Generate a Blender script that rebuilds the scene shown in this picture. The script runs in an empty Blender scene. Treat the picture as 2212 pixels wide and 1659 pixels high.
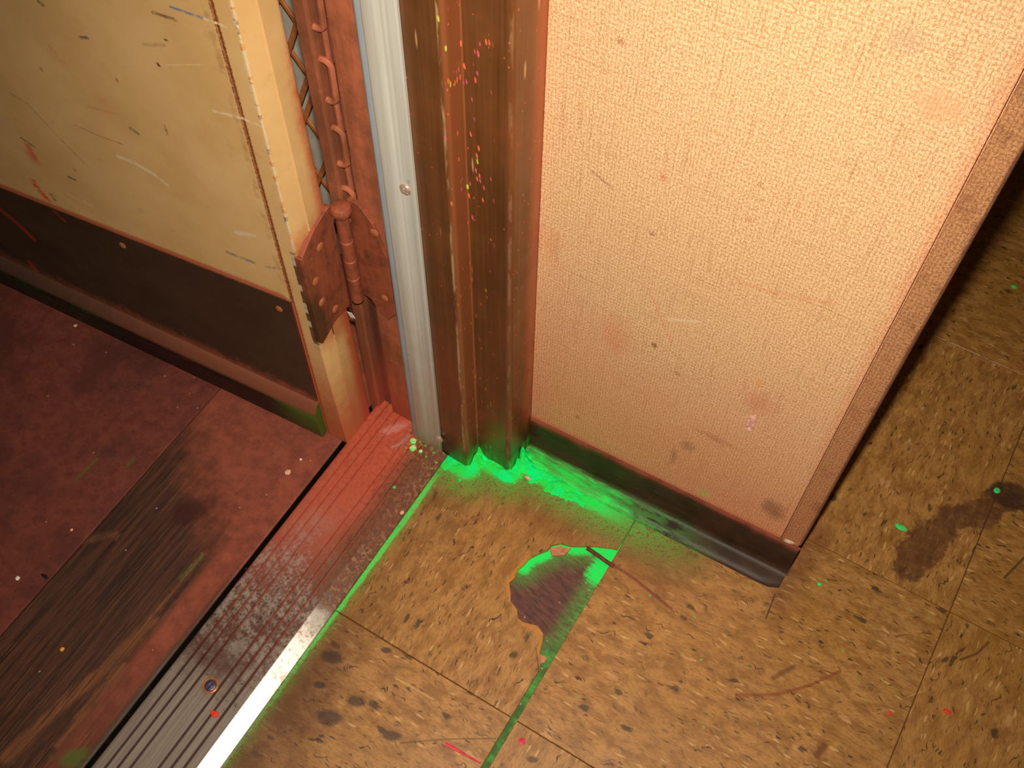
import bpy, bmesh, math, random
from mathutils import Vector, Matrix, noise as mnoise
random.seed(7)
SC = bpy.context.scene
COL = SC.collection

# ------------------------------------------------------------------ camera, light, exposure
W, H, F = 2212.0, 1659.0, 2339.45
RIGHT = Vector((0.8564829, 0.51612886, 0.00693149))
UP = Vector((-0.43834357, 0.72018108, 0.53776773))
FWD = Vector((-0.27256552, 0.46362723, -0.84306455))
EYE = Vector((0.0, 0.0, 1.0))
cd = bpy.data.cameras.new('camera')
cd.sensor_width = 36.0
cd.lens = 36.0 * F / W
cd.clip_start = 0.02
cam = bpy.data.objects.new('camera', cd)
COL.objects.link(cam)
cam.matrix_world = Matrix((
    (RIGHT.x, UP.x, -FWD.x, EYE.x),
    (RIGHT.y, UP.y, -FWD.y, EYE.y),
    (RIGHT.z, UP.z, -FWD.z, EYE.z),
    (0, 0, 0, 1)))
SC.camera = cam

world = bpy.data.worlds.new('world')
SC.world = world
world.use_nodes = True
world.node_tree.nodes['Background'].inputs[0].default_value = (1.0, 0.86, 0.7, 1)
world.node_tree.nodes['Background'].inputs[1].default_value = 0.035

# the camera's built-in flash, a few centimetres above the lens
fl_d = bpy.data.lights.new('flash', 'SPOT')
fl_d.energy = 41.0
fl_d.color = (1.0, 0.92, 0.80)
fl_d.spot_size = math.radians(92)
fl_d.spot_blend = 1.0
fl_d.shadow_soft_size = 0.011
flash = bpy.data.objects.new('flash', fl_d)
COL.objects.link(flash)
flash.location = EYE - RIGHT * 0.005 + UP * 0.045
flash.rotation_euler = (FWD + UP * -0.10 + RIGHT * 0.02).to_track_quat('-Z', 'Y').to_euler()

SC.view_settings.view_transform = 'Standard'
SC.view_settings.look = 'None'
SC.view_settings.gamma = 1.0
SC.view_settings.use_curve_mapping = False
SC.view_settings.exposure = 0.0

# ------------------------------------------------------------------ helpers: points
def ray(px, py):
    return RIGHT * ((px - W / 2) / F) + UP * (-(py - H / 2) / F) + FWD
def fl(px, py, z=0.0):
    d = ray(px, py)
    s = (z - EYE.z) / d.z
    p = EYE + d * s
    return (p.x, p.y)
def on_plane(px, py, p0, n):
    d = ray(px, py)
    p0 = Vector(p0); n = Vector(n)
    return EYE + d * ((p0 - EYE).dot(n) / d.dot(n))

WSL = 0.0256
def wy(x):                       # face of the beige wall
    return 0.5035 + (x - 0.023) * WSL
WN = Vector((WSL, -1, 0)).normalized()
DC = Vector((-0.437, 0.3935, 0))  # front corner of the door at the hinge edge
DA = math.radians(4.0)
DE = Vector((-math.cos(DA), -math.sin(DA), 0))
DN = Vector((math.sin(DA), -math.cos(DA), 0))
def dp(px, py, out=0.0):         # pixel -> (u along the door, z)
    p = on_plane(px, py, DC + DN * out, DN)
    return ((p - DC).dot(DE), p.z)
def wp(px, py):                  # pixel -> (x, z) on the beige wall
    p = on_plane(px, py, (0.023, 0.5035, 0), WN)
    return (p.x, p.z)

# ------------------------------------------------------------------ helpers: shader graphs
def lin(r, g, b):
    f = lambda c: (c / 255 / 12.92) if c / 255 <= 0.04045 else ((c / 255 + 0.055) / 1.055) ** 2.4
    return (f(r), f(g), f(b), 1.0)

class S:
    """a float socket with arithmetic"""
    def __init__(s, g, k): s.g, s.k = g, k
    def __add__(s, o): return s.g.m('ADD', s, o)
    __radd__ = __add__
    def __sub__(s, o): return s.g.m('SUBTRACT', s, o)
    def __rsub__(s, o): return s.g.m('SUBTRACT', o, s)
    def __mul__(s, o): return s.g.m('MULTIPLY', s, o)
    __rmul__ = __mul__
    def __truediv__(s, o): return s.g.m('DIVIDE', s, o)
    def __neg__(s): return s.g.m('MULTIPLY', s, -1.0)

class G:
    def __init__(s, name):
        s.mat = bpy.data.materials.new(name)
        s.mat.use_nodes = True
        s.nt = s.mat.node_tree
        s.bsdf = s.nt.nodes['Principled BSDF']
        gp = s.nt.nodes.new('ShaderNodeNewGeometry')
        s.P = gp.outputs['Position']
        s.N = gp.outputs['Normal']
        x = s.nt.nodes.new('ShaderNodeSeparateXYZ')
        s.nt.links.new(s.P, x.inputs[0])
        s.x, s.y, s.z = (S(s, x.outputs[i]) for i in range(3))
        x2 = s.nt.nodes.new('ShaderNodeSeparateXYZ')
        s.nt.links.new(s.N, x2.inputs[0])
        s.nx, s.ny, s.nz = (S(s, x2.outputs[i]) for i in range(3))
    def put(s, v, inp):
        if isinstance(v, S): s.nt.links.new(v.k, inp)
        elif isinstance(v, (int, float)):
            if inp.type in ('RGBA',): inp.default_value = (v, v, v, 1)
            else: inp.default_value = v
        elif isinstance(v, tuple): inp.default_value = v
        else: s.nt.links.new(v, inp)
    def m(s, op, a, b=None, c=None, clamp=False):
        n = s.nt.nodes.new('ShaderNodeMath')
        n.operation = op
        n.use_clamp = clamp
        s.put(a, n.inputs[0])
        if b is not None: s.put(b, n.inputs[1])
        if c is not None: s.put(c, n.inputs[2])
        return S(s, n.outputs[0])
    def mx(s, a, b): return s.m('MAXIMUM', a, b)
    def mn(s, a, b): return s.m('MINIMUM', a, b)
    def ab(s, a): return s.m('ABSOLUTE', a)
    def inv(s, a): return s.m('SUBTRACT', 1.0, a)
    def sm(s, v, a, b, lo=0.0, hi=1.0, kind='SMOOTHSTEP'):
        n = s.nt.nodes.new('ShaderNodeMapRange')
        n.interpolation_type = kind
        n.clamp = True
        s.put(v, n.inputs['Value'])
        if a > b: a, b, lo, hi = b, a, hi, lo
        n.inputs['From Min'].default_value = a
        n.inputs['From Max'].default_value = b
        n.inputs['To Min'].default_value = lo
        n.inputs['To Max'].default_value = hi
        return S(s, n.outputs['Result'])
    def vec(s, a, b, c=0.0):
        n = s.nt.nodes.new('ShaderNodeCombineXYZ')
        s.put(a, n.inputs[0]); s.put(b, n.inputs[1]); s.put(c, n.inputs[2])
        return n.outputs[0]
    def noise(s, scale, detail=3.0, rough=0.55, v=None, dist=0.0):
        n = s.nt.nodes.new('ShaderNodeTexNoise')
        n.inputs['Scale'].default_value = scale
        n.inputs['Detail'].default_value = detail
        n.inputs['Roughness'].default_value = rough
        n.inputs['Distortion'].default_value = dist
        s.nt.links.new(v if v is not None else s.P, n.inputs['Vector'])
        return S(s, n.outputs[0])
    def vor(s, v, scale=1.0, rand=1.0):
        n = s.nt.nodes.new('ShaderNodeTexVoronoi')
        n.inputs['Scale'].default_value = scale
        n.inputs['Randomness'].default_value = rand
        s.nt.links.new(v, n.inputs['Vector'])
        x = s.nt.nodes.new('ShaderNodeSeparateColor')
        s.nt.links.new(n.outputs['Color'], x.inputs[0])
        return S(s, n.outputs['Distance']), S(s, x.outputs[0]), S(s, x.outputs[1]), S(s, x.outputs[2])
    def mix(s, f, a, b):
        n = s.nt.nodes.new('ShaderNodeMixRGB')
        s.put(f, n.inputs[0]); s.put(a, n.inputs[1]); s.put(b, n.inputs[2])
        return n.outputs[0]
    def scale(s, col, f):
        n = s.nt.nodes.new('ShaderNodeVectorMath')
        n.operation = 'SCALE'
        s.nt.links.new(col, n.inputs[0])
        s.put(f, n.inputs['Scale'])
        return n.outputs[0]
    def vm(s, op, a, b):
        n = s.nt.nodes.new('ShaderNodeVectorMath')
        n.operation = op
        s.put(a, n.inputs[0])
        s.put(b, n.inputs[1])
        return n
    def dist(s, uv, pts, closed=False):
        """distance in the (u, v) plane to a polyline"""
        if len(pts) == 1:
            n = s.vm('DISTANCE', uv, (pts[0][0], pts[0][1], 0.0))
            return S(s, n.outputs['Value'])
        out = None
        seq = list(zip(pts[:-1], pts[1:])) + ([(pts[-1], pts[0])] if closed else [])
        for a, b in seq:
            ba = (b[0] - a[0], b[1] - a[1], 0.0)
            L = ba[0] ** 2 + ba[1] ** 2 + 1e-12
            pa = s.vm('SUBTRACT', uv, (a[0], a[1], 0.0)).outputs[0]
            d = S(s, s.vm('DOT_PRODUCT', pa, ba).outputs['Value'])
            h = s.m('MULTIPLY', d, 1.0 / L, clamp=True)
            n = s.nt.nodes.new('ShaderNodeVectorMath')
            n.operation = 'SCALE'
            n.inputs[0].default_value = ba
            s.put(h, n.inputs['Scale'])
            e = S(s, s.vm('DISTANCE', pa, n.outputs[0]).outputs['Value'])
            out = e if out is None else s.mn(out, e)
        return out
    def stroke(s, uv, pts, w, soft=None, rough=None):
        d = s.dist(uv, pts)
        if rough is not None: d = d + rough
        soft = w * 0.6 if soft is None else soft
        return s.sm(d, w + soft, max(w - soft, 0.0))
    def ell(s, uv, c, rx, ry, ang=0.0, rough=None, soft=0.3):
        pa = s.vm('SUBTRACT', uv, (c[0], c[1], 0.0)).outputs[0]
        ca, sa = math.cos(ang), math.sin(ang)
        a = S(s, s.vm('DOT_PRODUCT', pa, (ca / rx, sa / rx, 0)).outputs['Value'])
        b = S(s, s.vm('DOT_PRODUCT', pa, (-sa / ry, ca / ry, 0)).outputs['Value'])
        d = s.m('SQRT', a * a + b * b)
        if rough is not None: d = d + rough
        return s.sm(d, 1 + soft, 1 - soft)
    def out(s, color, rough=0.5, metal=0.0, bump=None, bstr=0.3, bdist=0.001, spec=0.5, coat=0.0):
        s.put(color, s.bsdf.inputs['Base Color'])
        s.put(rough, s.bsdf.inputs['Roughness'])
        s.put(metal, s.bsdf.inputs['Metallic'])
        s.put(spec, s.bsdf.inputs['Specular IOR Level'])
        if coat: s.put(coat, s.bsdf.inputs['Coat Weight'])
        if bump is not None:
            b = s.nt.nodes.new('ShaderNodeBump')
            b.inputs['Strength'].default_value = bstr
            b.inputs['Distance'].default_value = bdist
            s.put(bump, b.inputs['Height'])
            s.nt.links.new(b.outputs[0], s.bsdf.inputs['Normal'])
        return s.mat

# colours used in several places
RUST = lin(186, 84, 54)
RUST_D = lin(140, 62, 40)
GREEN = lin(25, 245, 95)
GREEN_D = lin(70, 120, 35)
BROWN = lin(98, 56, 28)
BLACKBROWN = lin(52, 36, 24)
CREAM = lin(222, 184, 122)

# ------------------------------------------------------------------ where the green powder lies (shared by several materials)
BASE_LINE = [(-0.347, 0.4385), (-0.309, 0.4365), (-0.309, 0.4565), (-0.269, 0.4555), (-0.267, 0.4725), (-0.18, 0.4715), (-0.10, 0.4735), (-0.02, 0.477)]
HOLE = [(-0.1322, 0.4368), (-0.1375, 0.4352), (-0.1432, 0.4325), (-0.1533, 0.4283), (-0.1643, 0.4214), (-0.173, 0.4162), (-0.184, 0.4131), (-0.1905, 0.4065), (-0.1912, 0.4), (-0.197, 0.392), (-0.2025, 0.3827), (-0.2037, 0.3737), (-0.2060, 0.3675), (-0.2042, 0.3582), (-0.2062, 0.3507), (-0.203, 0.3463), (-0.1990, 0.3416), (-0.196, 0.3356), (-0.186, 0.3315), (-0.1808, 0.3246), (-0.1742, 0.3232), (-0.1606, 0.3275), (-0.1517, 0.3235), (-0.148, 0.3153), (-0.1455, 0.3057), (-0.1372, 0.2949)]

def floor_green(g, uv, west):
    fr = g.noise(1.0, 5, 0.8, v=g.vec(g.x * 95 + g.y * 30, g.y * 330 - g.x * 165, g.z))
    fr2 = g.noise(420, 3, 0.7)
    grain = (fr - 0.5) * 1.0 + (fr2 - 0.5) * 0.4
    d = g.dist(uv, [BASE_LINE[0], BASE_LINE[1], BASE_LINE[2], BASE_LINE[3], BASE_LINE[4], BASE_LINE[7]])
    fade = g.sm(g.x, -0.165, -0.02, 1.0, 0.0)
    thick = g.sm(d + grain * 0.022, 0.016, 0.007) * g.sm(g.x + grain * 0.06, -0.185, -0.125, 1.0, 0.0) * g.sm(g.x, -0.345, -0.325)
    dust = g.sm(d + grain * 0.070, 0.052, 0.004) * fade * 0.9
    if west:
        e = g.x + 0.3365
        wob = (g.noise(60, 3, 0.6) - 0.5) * 0.005 + grain * 0.003
        wide = g.sm(g.y, 0.18, 0.33, 0.0, 0.0022)
        line = g.sm(g.ab(e - 0.0016 + wob) - wide, 0.0046, 0.0020) * g.sm(g.y + grain * 0.05, 0.08, 0.30, 0.10, 0.95) * g.sm(g.y + grain * 0.05, 0.43, 0.39, 0.15, 1.0)
        haze = g.sm(e + grain * 0.03, 0.018, 0.0) * g.sm(g.y, 0.02, 0.40, 0.25, 0.6)
        line = line * g.sm(fr2 + (fr - 0.5) * 0.6, 0.30, 0.56, 0.25, 1.0)
        return g.mx(thick, line * 0.8), g.mx(dust, haze), fr, fr2
    dd, c1, c2, c3 = g.vor(g.P, 170)
    speck = g.sm(dd, 0.28, 0.18) * g.sm(c1, 0.965, 0.975) * g.sm(g.y, 0.2, 0.42)
    return thick, g.mx(dust, speck), fr, fr2

# ------------------------------------------------------------------ materials
def tile_material(name, along_y, box):
    g = G(name)
    def near(pts, m):
        xs = [p[0] for p in pts]; ys = [p[1] for p in pts]
        return max(xs) + m > box[0] and min(xs) - m < box[1] and max(ys) + m > box[2] and min(ys) - m < box[3]
    a, h = (g.y, g.x) if along_y else (g.x, g.y)
    uv = g.vec(g.x, g.y)
    wob = g.noise(22, 2, 0.5)
    h2 = h + (wob - 0.5) * 0.010
    a2 = a + (g.noise(30, 2, 0.5) - 0.5) * 0.012
    big = g.noise(6.0, 4, 0.6)
    mid = g.noise(1.0, 4, 0.65, v=g.vec(a2 * 45, h2 * 95, g.z))
    fine = g.noise(1.0, 3, 0.7, v=g.vec(a2 * 180, h2 * 620, g.z))
    c = g.mix(g.sm(mid, 0.34, 0.64), lin(148, 98, 44), lin(188, 134, 70))
    c = g.mix(g.sm(big, 0.38, 0.68, 0.0, 0.5), c, lin(160, 110, 40))
    c = g.mix(g.sm(fine, 0.44, 0.66, 0.0, 0.40), c, lin(98, 62, 26))
    # pale chips
    d, r, r2, r3 = g.vor(g.vec(a2 * 62, h2 * 270, 3.1))
    c = g.mix(g.sm(d + (fine - 0.5) * 0.3, 0.36, 0.16) * g.sm(r, 0.78, 0.82) * 0.6, c, lin(220, 174, 110))
    d, r, r2, r3 = g.vor(g.vec(a2 * 40, h2 * 85, 8.3))
    c = g.mix(g.sm(d + (fine - 0.5) * 0.5, 0.32, 0.12) * g.sm(r, 0.90, 0.92) * 0.5, c, lin(214, 162, 104))
    # dark chips: many small streaks, some larger flakes
    cu = (g.noise(70, 2, 0.5) - 0.5) * 0.012
    d, r, r2, r3 = g.vor(g.vec(a2 * 100 + h2 * 40, (h2 + cu) * 360, 1.7))
    c = g.mix(g.sm(d + (fine - 0.5) * 0.25, 0.34, 0.22) * g.sm(r, 0.72, 0.75) * (r2 * 0.5 + 0.40), c, lin(58, 40, 18))
    d, r, r2, r3 = g.vor(g.vec(a2 * 48, h2 * 84, 5.0))
    c = g.mix(g.sm(d + (mid - 0.5) * 0.7 + (fine - 0.5) * 0.6, 0.28, 0.18) * g.sm(r, 0.86, 0.88) * 0.8, c, lin(62, 50, 26))
    # fine dark scratches
    d, r, r2, r3 = g.vor(g.vec(a2 * 48 - h2 * 60, (h2 - cu * 1.6) * 460, 2.2))
    c = g.mix(g.sm(d, 0.34, 0.14) * g.sm(r, 0.80, 0.84) * 0.85, c, lin(46, 28, 14))
    # trodden-in dirt by the threshold and at the foot of the wall
    n3 = g.noise(16, 5, 0.7)
    if box[0] < -0.14: dirt = g.sm(g.x + (n3 - 0.5) * 0.13, -0.245, -0.325) * g.sm(g.y, 0.30, 0.16, 0.35, 1.0)
    if box[0] < -0.14: c = g.mix(dirt * 0.8, c, lin(86, 46, 20))
    if near(BASE_LINE, 0.08):
        dirt2 = g.sm(g.dist(uv, BASE_LINE[::2]) + (n3 - 0.5) * 0.06, 0.085, 0.01)
        c = g.mix(dirt2 * 0.8, c, lin(112, 58, 26))
    if near([(0.034, 0.470), (0.040, 0.56)], 0.03):
        dirt3 = g.sm(g.dist(uv, [(0.026, 0.475), (0.032, 0.56)]) + (n3 - 0.5) * 0.05, 0.026, 0.002)
        c = g.mix(dirt3 * 0.5, c, lin(104, 54, 32))
    # dull brown spill on the far tiles
    SP = [fl(2185, 1078), fl(2060, 1130), fl(1980, 1190), fl(1960, 1235)]
    if near(SP, 0.03):
        sp = g.dist(uv, SP)
        nn = g.noise(60, 5, 0.75)
        c = g.mix(g.sm(sp + (n3 - 0.5) * 0.075 + (nn - 0.5) * 0.020, 0.019, 0.012) * g.sm(nn, 0.25, 0.6, 0.45, 0.85), c, lin(88, 50, 28))
        c = g.mix(g.ell(uv, fl(2190, 1072), 0.024, 0.016, 0.2, (n3 - 0.5) * 0.9, 0.12) * g.sm(nn, 0.25, 0.55, 0.5, 0.85), c, lin(68, 42, 30))
    # dark spots
    for (px, py, rr) in ((770, 1515, 0.010), (715, 1550, 0.012), (720, 1420, 0.011), (690, 1480, 0.006), (835, 1405, 0.006), (1150, 1640, 0.006), (845, 1590, 0.008), (1585, 1470, 0.004)):
        if near([fl(px, py)], rr * 2):
            c = g.mix(g.ell(uv, fl(px, py), rr, rr * 0.55, 0.4, (n3 - 0.5) * 1.8, 0.35) * 0.8, c, lin(56, 36, 24))
    # scuffs
    for pts, w, col, f in (
            ([(1310, 1210), (1370, 1250), (1450, 1315)], 0.0016, lin(118, 52, 30), 0.8),
            ([(1590, 1502), (1680, 1500), (1750, 1480), (1815, 1450)], 0.0014, lin(140, 66, 34), 0.7),
            ([(1670, 1465), (1715, 1440)], 0.0022, lin(90, 58, 26), 0.6),
            ([(2075, 1425), (2110, 1412), (2135, 1388)], 0.0012, lin(96, 60, 24), 0.8),
            ([(2170, 1248), (2212, 1205)], 0.0012, lin(84, 50, 24), 0.8),
            ([(1960, 1505), (2000, 1492), (1990, 1470)], 0.0006, lin(190, 150, 80), 0.6),
            ([(865, 1605), (960, 1597), (1070, 1595)], 0.0007, lin(80, 60, 40), 0.6),
            ([(1765, 1632), (1780, 1612)], 0.003, lin(110, 62, 24), 0.8),
            ([(1655, 1335), (1674, 1283)], 0.0007, lin(86, 44, 22), 0.9),
            ([(855, 1465), (935, 1510)], 0.0008, lin(200, 160, 90), 0.7),
            ([(1200, 1165), (1130, 1260)], 0.0006, lin(100, 60, 26), 0.6),
            ([(1160, 1420), (1164, 1446), (1158, 1400)], 0.0005, lin(90, 52, 20), 0.9)):
        if not near([fl(*p) for p in pts], 0.002): continue
        c = g.mix(g.stroke(uv, [fl(*p) for p in pts], w, None, (fine - 0.5) * 0.0014) * f, c, col)
    # orange-brown freshly broken rim
    if near(HOLE, -0.004):
        hd = g.dist(uv, HOLE[10::2])
        c = g.mix(g.sm(hd + (fine - 0.5) * 0.003, 0.0050, 0.001) * 0.6, c, lin(206, 128, 34))
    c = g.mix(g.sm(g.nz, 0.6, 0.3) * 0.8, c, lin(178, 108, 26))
    rough = g.sm(n3, 0.3, 0.7, 0.38, 0.50)
    if box[0] < 0.0 and box[3] > 0.0 and box[2] < 0.5:
        b, f, fr, fr2 = floor_green(g, uv, box[0] < -0.14)
        c = g.mix(f * g.sm(fr + (fr2 - 0.5) * 0.8, 0.36, 0.54), c, lin(82, 190, 68))
        c = g.mix(b, c, GREEN)
        rough = rough + b * 0.25
    return g.out(c, rough, 0.0, fine * 0.5 + mid, 0.22, 0.0006, spec=0.6)


def subfloor_material():
    g = G('subfloor')
    uv = g.vec(g.x, g.y)
    st = g.noise(1.0, 4, 0.65, v=g.vec(g.x * 60 - g.y * 18, g.y * 260 + g.x * 70, 0.0))
    n = g.noise(60, 4, 0.6)
    c = g.mix(g.sm(st, 0.3, 0.7), lin(80, 48, 40), lin(116, 72, 62))
    c = g.mix(g.sm(n, 0.58, 0.7) * 0.6, c, lin(52, 44, 50))
    # slit between the tiles and the hole
    e = g.x + 0.1325
    d = g.dist(uv, HOLE[:17])
    fr = g.noise(1.0, 4, 0.7, v=g.vec(g.x * 90, g.y * 320, 0.0))
    gr2 = g.noise(500, 3, 0.7)
    grain = (fr - 0.5) + (gr2 - 0.5) * 0.5
    rimd = g.dist(uv, HOLE[1:12])
    topf = g.sm(rimd + grain * 0.050, 0.030, 0.006)
    bright = g.sm(rimd + grain * 0.012, 0.0105, 0.0050)
    corner = g.sm(g.dist(uv, [(-0.134, 0.433), (-0.136, 0.405)]) + grain * 0.020, 0.016, 0.007)
    rt = g.sm(-e + grain * 0.040, 0.022, 0.002) * g.sm(g.y, 0.29, 0.40, 0.7, 1.0)
    slit = g.sm(g.ab(g.x + 0.139), 0.012, 0.009) * g.sm(g.y, 0.335, 0.300) * g.sm(g.y, 0.10, 0.2, 0.6, 1.0)
    inh = g.sm(g.ab(g.x + 0.17), 0.05, 0.045)
    c = g.mix(inh * g.mx(topf, rt) * g.sm(grain, -0.14, 0.14, 0.15, 0.9), c, lin(72, 172, 60))
    c = g.mix(slit * g.sm(grain, -0.22, 0.12, 0.25, 0.95), c, g.mix(g.sm(n, 0.4, 0.65), lin(44, 92, 34), lin(78, 168, 66)))
    c = g.mix(inh * g.mx(bright, corner), c, GREEN)
    spk, r, r2, r3 = g.vor(g.P, 330)
    c = g.mix(g.sm(spk, 0.3, 0.2) * g.sm(r, 0.965, 0.97), c, lin(190, 150, 130))
    return g.out(c, 0.8, 0, st, 0.4, 0.001)
M_SUB = subfloor_material()

def powder_material():
    g = G('green_powder')
    n = g.noise(220, 4, 0.65)
    n2 = g.noise(50, 3, 0.6)
    c = g.mix(g.sm(n2, 0.42, 0.62), lin(44, 236, 84), lin(10, 252, 128))
    c = g.mix(g.sm(n, 0.62, 0.78) * 0.5, c, lin(120, 190, 60))
    return g.out(c, 0.9, 0, n, 0.5, 0.001, spec=0.2)
M_POWDER = powder_material()

def wall_material(name, trim=False):
    g = G(name)
    uv = g.vec(g.x, g.z)
    wx = g.x + (g.noise(90, 2, 0.5) - 0.5) * 0.0030
    wz = g.z + (g.noise(80, 2, 0.5) - 0.5) * 0.0030
    sx_ = g.m('SINE', wx * (2 * math.pi / 0.0026))
    sz_ = g.m('SINE', wz * (2 * math.pi / 0.0036))
    va = g.noise(1.0, 2, 0.5, v=g.vec(wx * 1250, wz * 420, 0.0))
    ha = g.noise(1.0, 2, 0.5, v=g.vec(wx * 400, wz * 1450, 4.0))
    vb = g.noise(1.0, 3, 0.6, v=g.vec(wx * 420, wz * 14, 7.0))
    hb = g.noise(1.0, 3, 0.6, v=g.vec(wx * 10, wz * 420, 9.0))
    weave = g.mn(g.sm(va + sx_ * 0.07, 0.34, 0.54), g.sm(ha + sz_ * 0.06, 0.32, 0.52))
    slub = g.sm(g.mn(vb, hb + 0.02), 0.27, 0.46)
    base = g.mix(weave, lin(206, 152, 102), lin(248, 206, 156)) if not trim else g.mix(weave, lin(150, 100, 62), lin(202, 144, 98))
    c = g.mix(g.inv(slub) * 0.30, base, lin(150, 94, 50))
    # red chalk dust: heavy along the floor, the frame and the edge, patchy above
    n = g.noise(7, 5, 0.65)
    n2 = g.noise(30, 4, 0.65)
    low = g.sm(g.z + (n - 0.5) * 0.22 + (n2 - 0.5) * 0.05, 0.36, 0.02)
    lft = g.sm(g.x + (n2 - 0.5) * 0.010, -0.262, -0.284)
    rgt = g.sm(g.x + (n2 - 0.5) * 0.010, -0.010, 0.004)
    bot = g.sm(g.z + (n2 - 0.5) * 0.012, 0.078, 0.056)
    f = g.mx(low * 0.7, g.mx(g.mx(lft * 0.75, rgt * 0.55), bot * 0.9)) if not trim else g.mx(low * 0.25, bot * 0.6)
    c = g.mix(f * 0.85, c, g.mix(weave, lin(194, 104, 68), lin(234, 142, 102)))
    c = g.mix(g.sm(n2, 0.66, 0.78) * 0.22, c, lin(226, 120, 92))
    # small smudges
    dd, r, r2, r3 = g.vor(g.vec(g.x * 46, g.z * 46, 0.0))
    c = g.mix(g.sm(dd + (va - 0.5) * 0.3, 0.20, 0.06) * g.sm(r, 0.90, 0.92) * 0.55, c, g.mix(r2, lin(120, 70, 40), lin(236, 96, 70)))
    if not trim:
        wob2 = (va - 0.5) * 0.004
        for px, py, rx, rz, col, ff in ((1672, 1100, 0.009, 0.012, lin(104, 64, 44), 0.8), (1484, 965, 0.006, 0.009, lin(110, 66, 44), 0.6), (1455, 985, 0.003, 0.012, lin(100, 60, 40), 0.6),
                                        (1640, 870, 0.012, 0.014, lin(216, 130, 104), 0.6), (1590, 1062, 0.014, 0.006, lin(226, 160, 130), 0.5), (1960, 85, 0.010, 0.007, lin(182, 152, 130), 0.5),
                                        (2030, 228, 0.012, 0.010, lin(240, 160, 110), 0.5), (1413, 746, 0.0022, 0.003, lin(96, 46, 26), 0.9), (1640, 827, 0.0035, 0.004, lin(240, 150, 50), 0.7),
                                        (1190, 540, 0.010, 0.02, lin(226, 130, 80), 0.5), (1330, 720, 0.014, 0.02, lin(222, 126, 84), 0.5), (1520, 1066, 0.005, 0.004, lin(150, 200, 80), 0.8), (1550, 950, 0.02, 0.004, lin(170, 96, 62), 0.5)):
            c = g.mix(g.ell(uv, wp(px, py), rx, rz, 0.0, (n2 - 0.5) * 3.0 + (va - 0.5) * 1.6 + (ha - 0.5) * 1.6, 0.6) * ff * 0.7, c, col)
        for pts, w, col, ff in (([(1445, 690), (1510, 695)], 0.0012, lin(250, 220, 180), 0.5), ([(1595, 610), (1700, 640), (1800, 655)], 0.0022, lin(232, 126, 96), 0.22),
                                ([(1280, 370), (1320, 405)], 0.0012, lin(120, 74, 44), 0.4), ([(1400, 620), (1450, 740)], 0.0014, lin(236, 110, 84), 0.2)):
            c = g.mix(g.stroke(uv, [wp(*p) for p in pts], w, None, wob2) * ff, c, col)
    else:
        # rubbed spots and the dark dirty outer edge
        c = g.mix(g.sm(g.noise(36, 4, 0.7), 0.52, 0.72) * 0.6, c, lin(120, 70, 44))
        c = g.mix(g.sm(g.x + (n2 - 0.5) * 0.006, 0.0185, 0.0225) * 0.75, c, lin(110, 52, 40))
    hgt = weave + slub * 0.5
    return g.out(c, 0.40 if not trim else 0.5, 0, hgt, 0.28, 0.0006, spec=0.55)
M_WALL = wall_material('woven_wallcovering')
M_TRIM = wall_material('corner_strip_covering', True)

def base_material():
    g = G('cove_base_vinyl')
    uv = g.vec(g.x, g.y)
    n = g.noise(26, 5, 0.65)
    st = g.noise(1.0, 4, 0.7, v=g.vec(g.x * 45, g.y * 200, g.z * 260))
    c = g.mix(g.sm(n, 0.3, 0.7), lin(50, 36, 24), lin(72, 48, 36))
    c = g.mix(g.sm(g.z + (n - 0.5) * 0.02, 0.046, 0.060) * 0.75, c, lin(150, 76, 52))
    c = g.mix(g.sm(st, 0.52, 0.72) * g.sm(g.x, -0.02, -0.25, 0.15, 0.6), c, lin(60, 96, 34))
    ttop = g.sm(g.z + (st - 0.5) * 0.012, 0.0085, 0.002) * g.sm(g.x + (n - 0.5) * 0.09 + (st - 0.5) * 0.05, -0.13, -0.17)
    c = g.mix(ttop, c, lin(36, 240, 84))
    tf = g.sm(g.z + (st - 0.5) * 0.02, 0.012, 0.001) * g.sm(g.x, -0.03, -0.14, 0.0, 0.8) * g.sm(st, 0.38, 0.6)
    c = g.mix(tf, c, lin(82, 176, 74))
    return g.out(c, 0.44, 0, st, 0.2, 0.0006, spec=0.16)
M_BASE = base_material()

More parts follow.
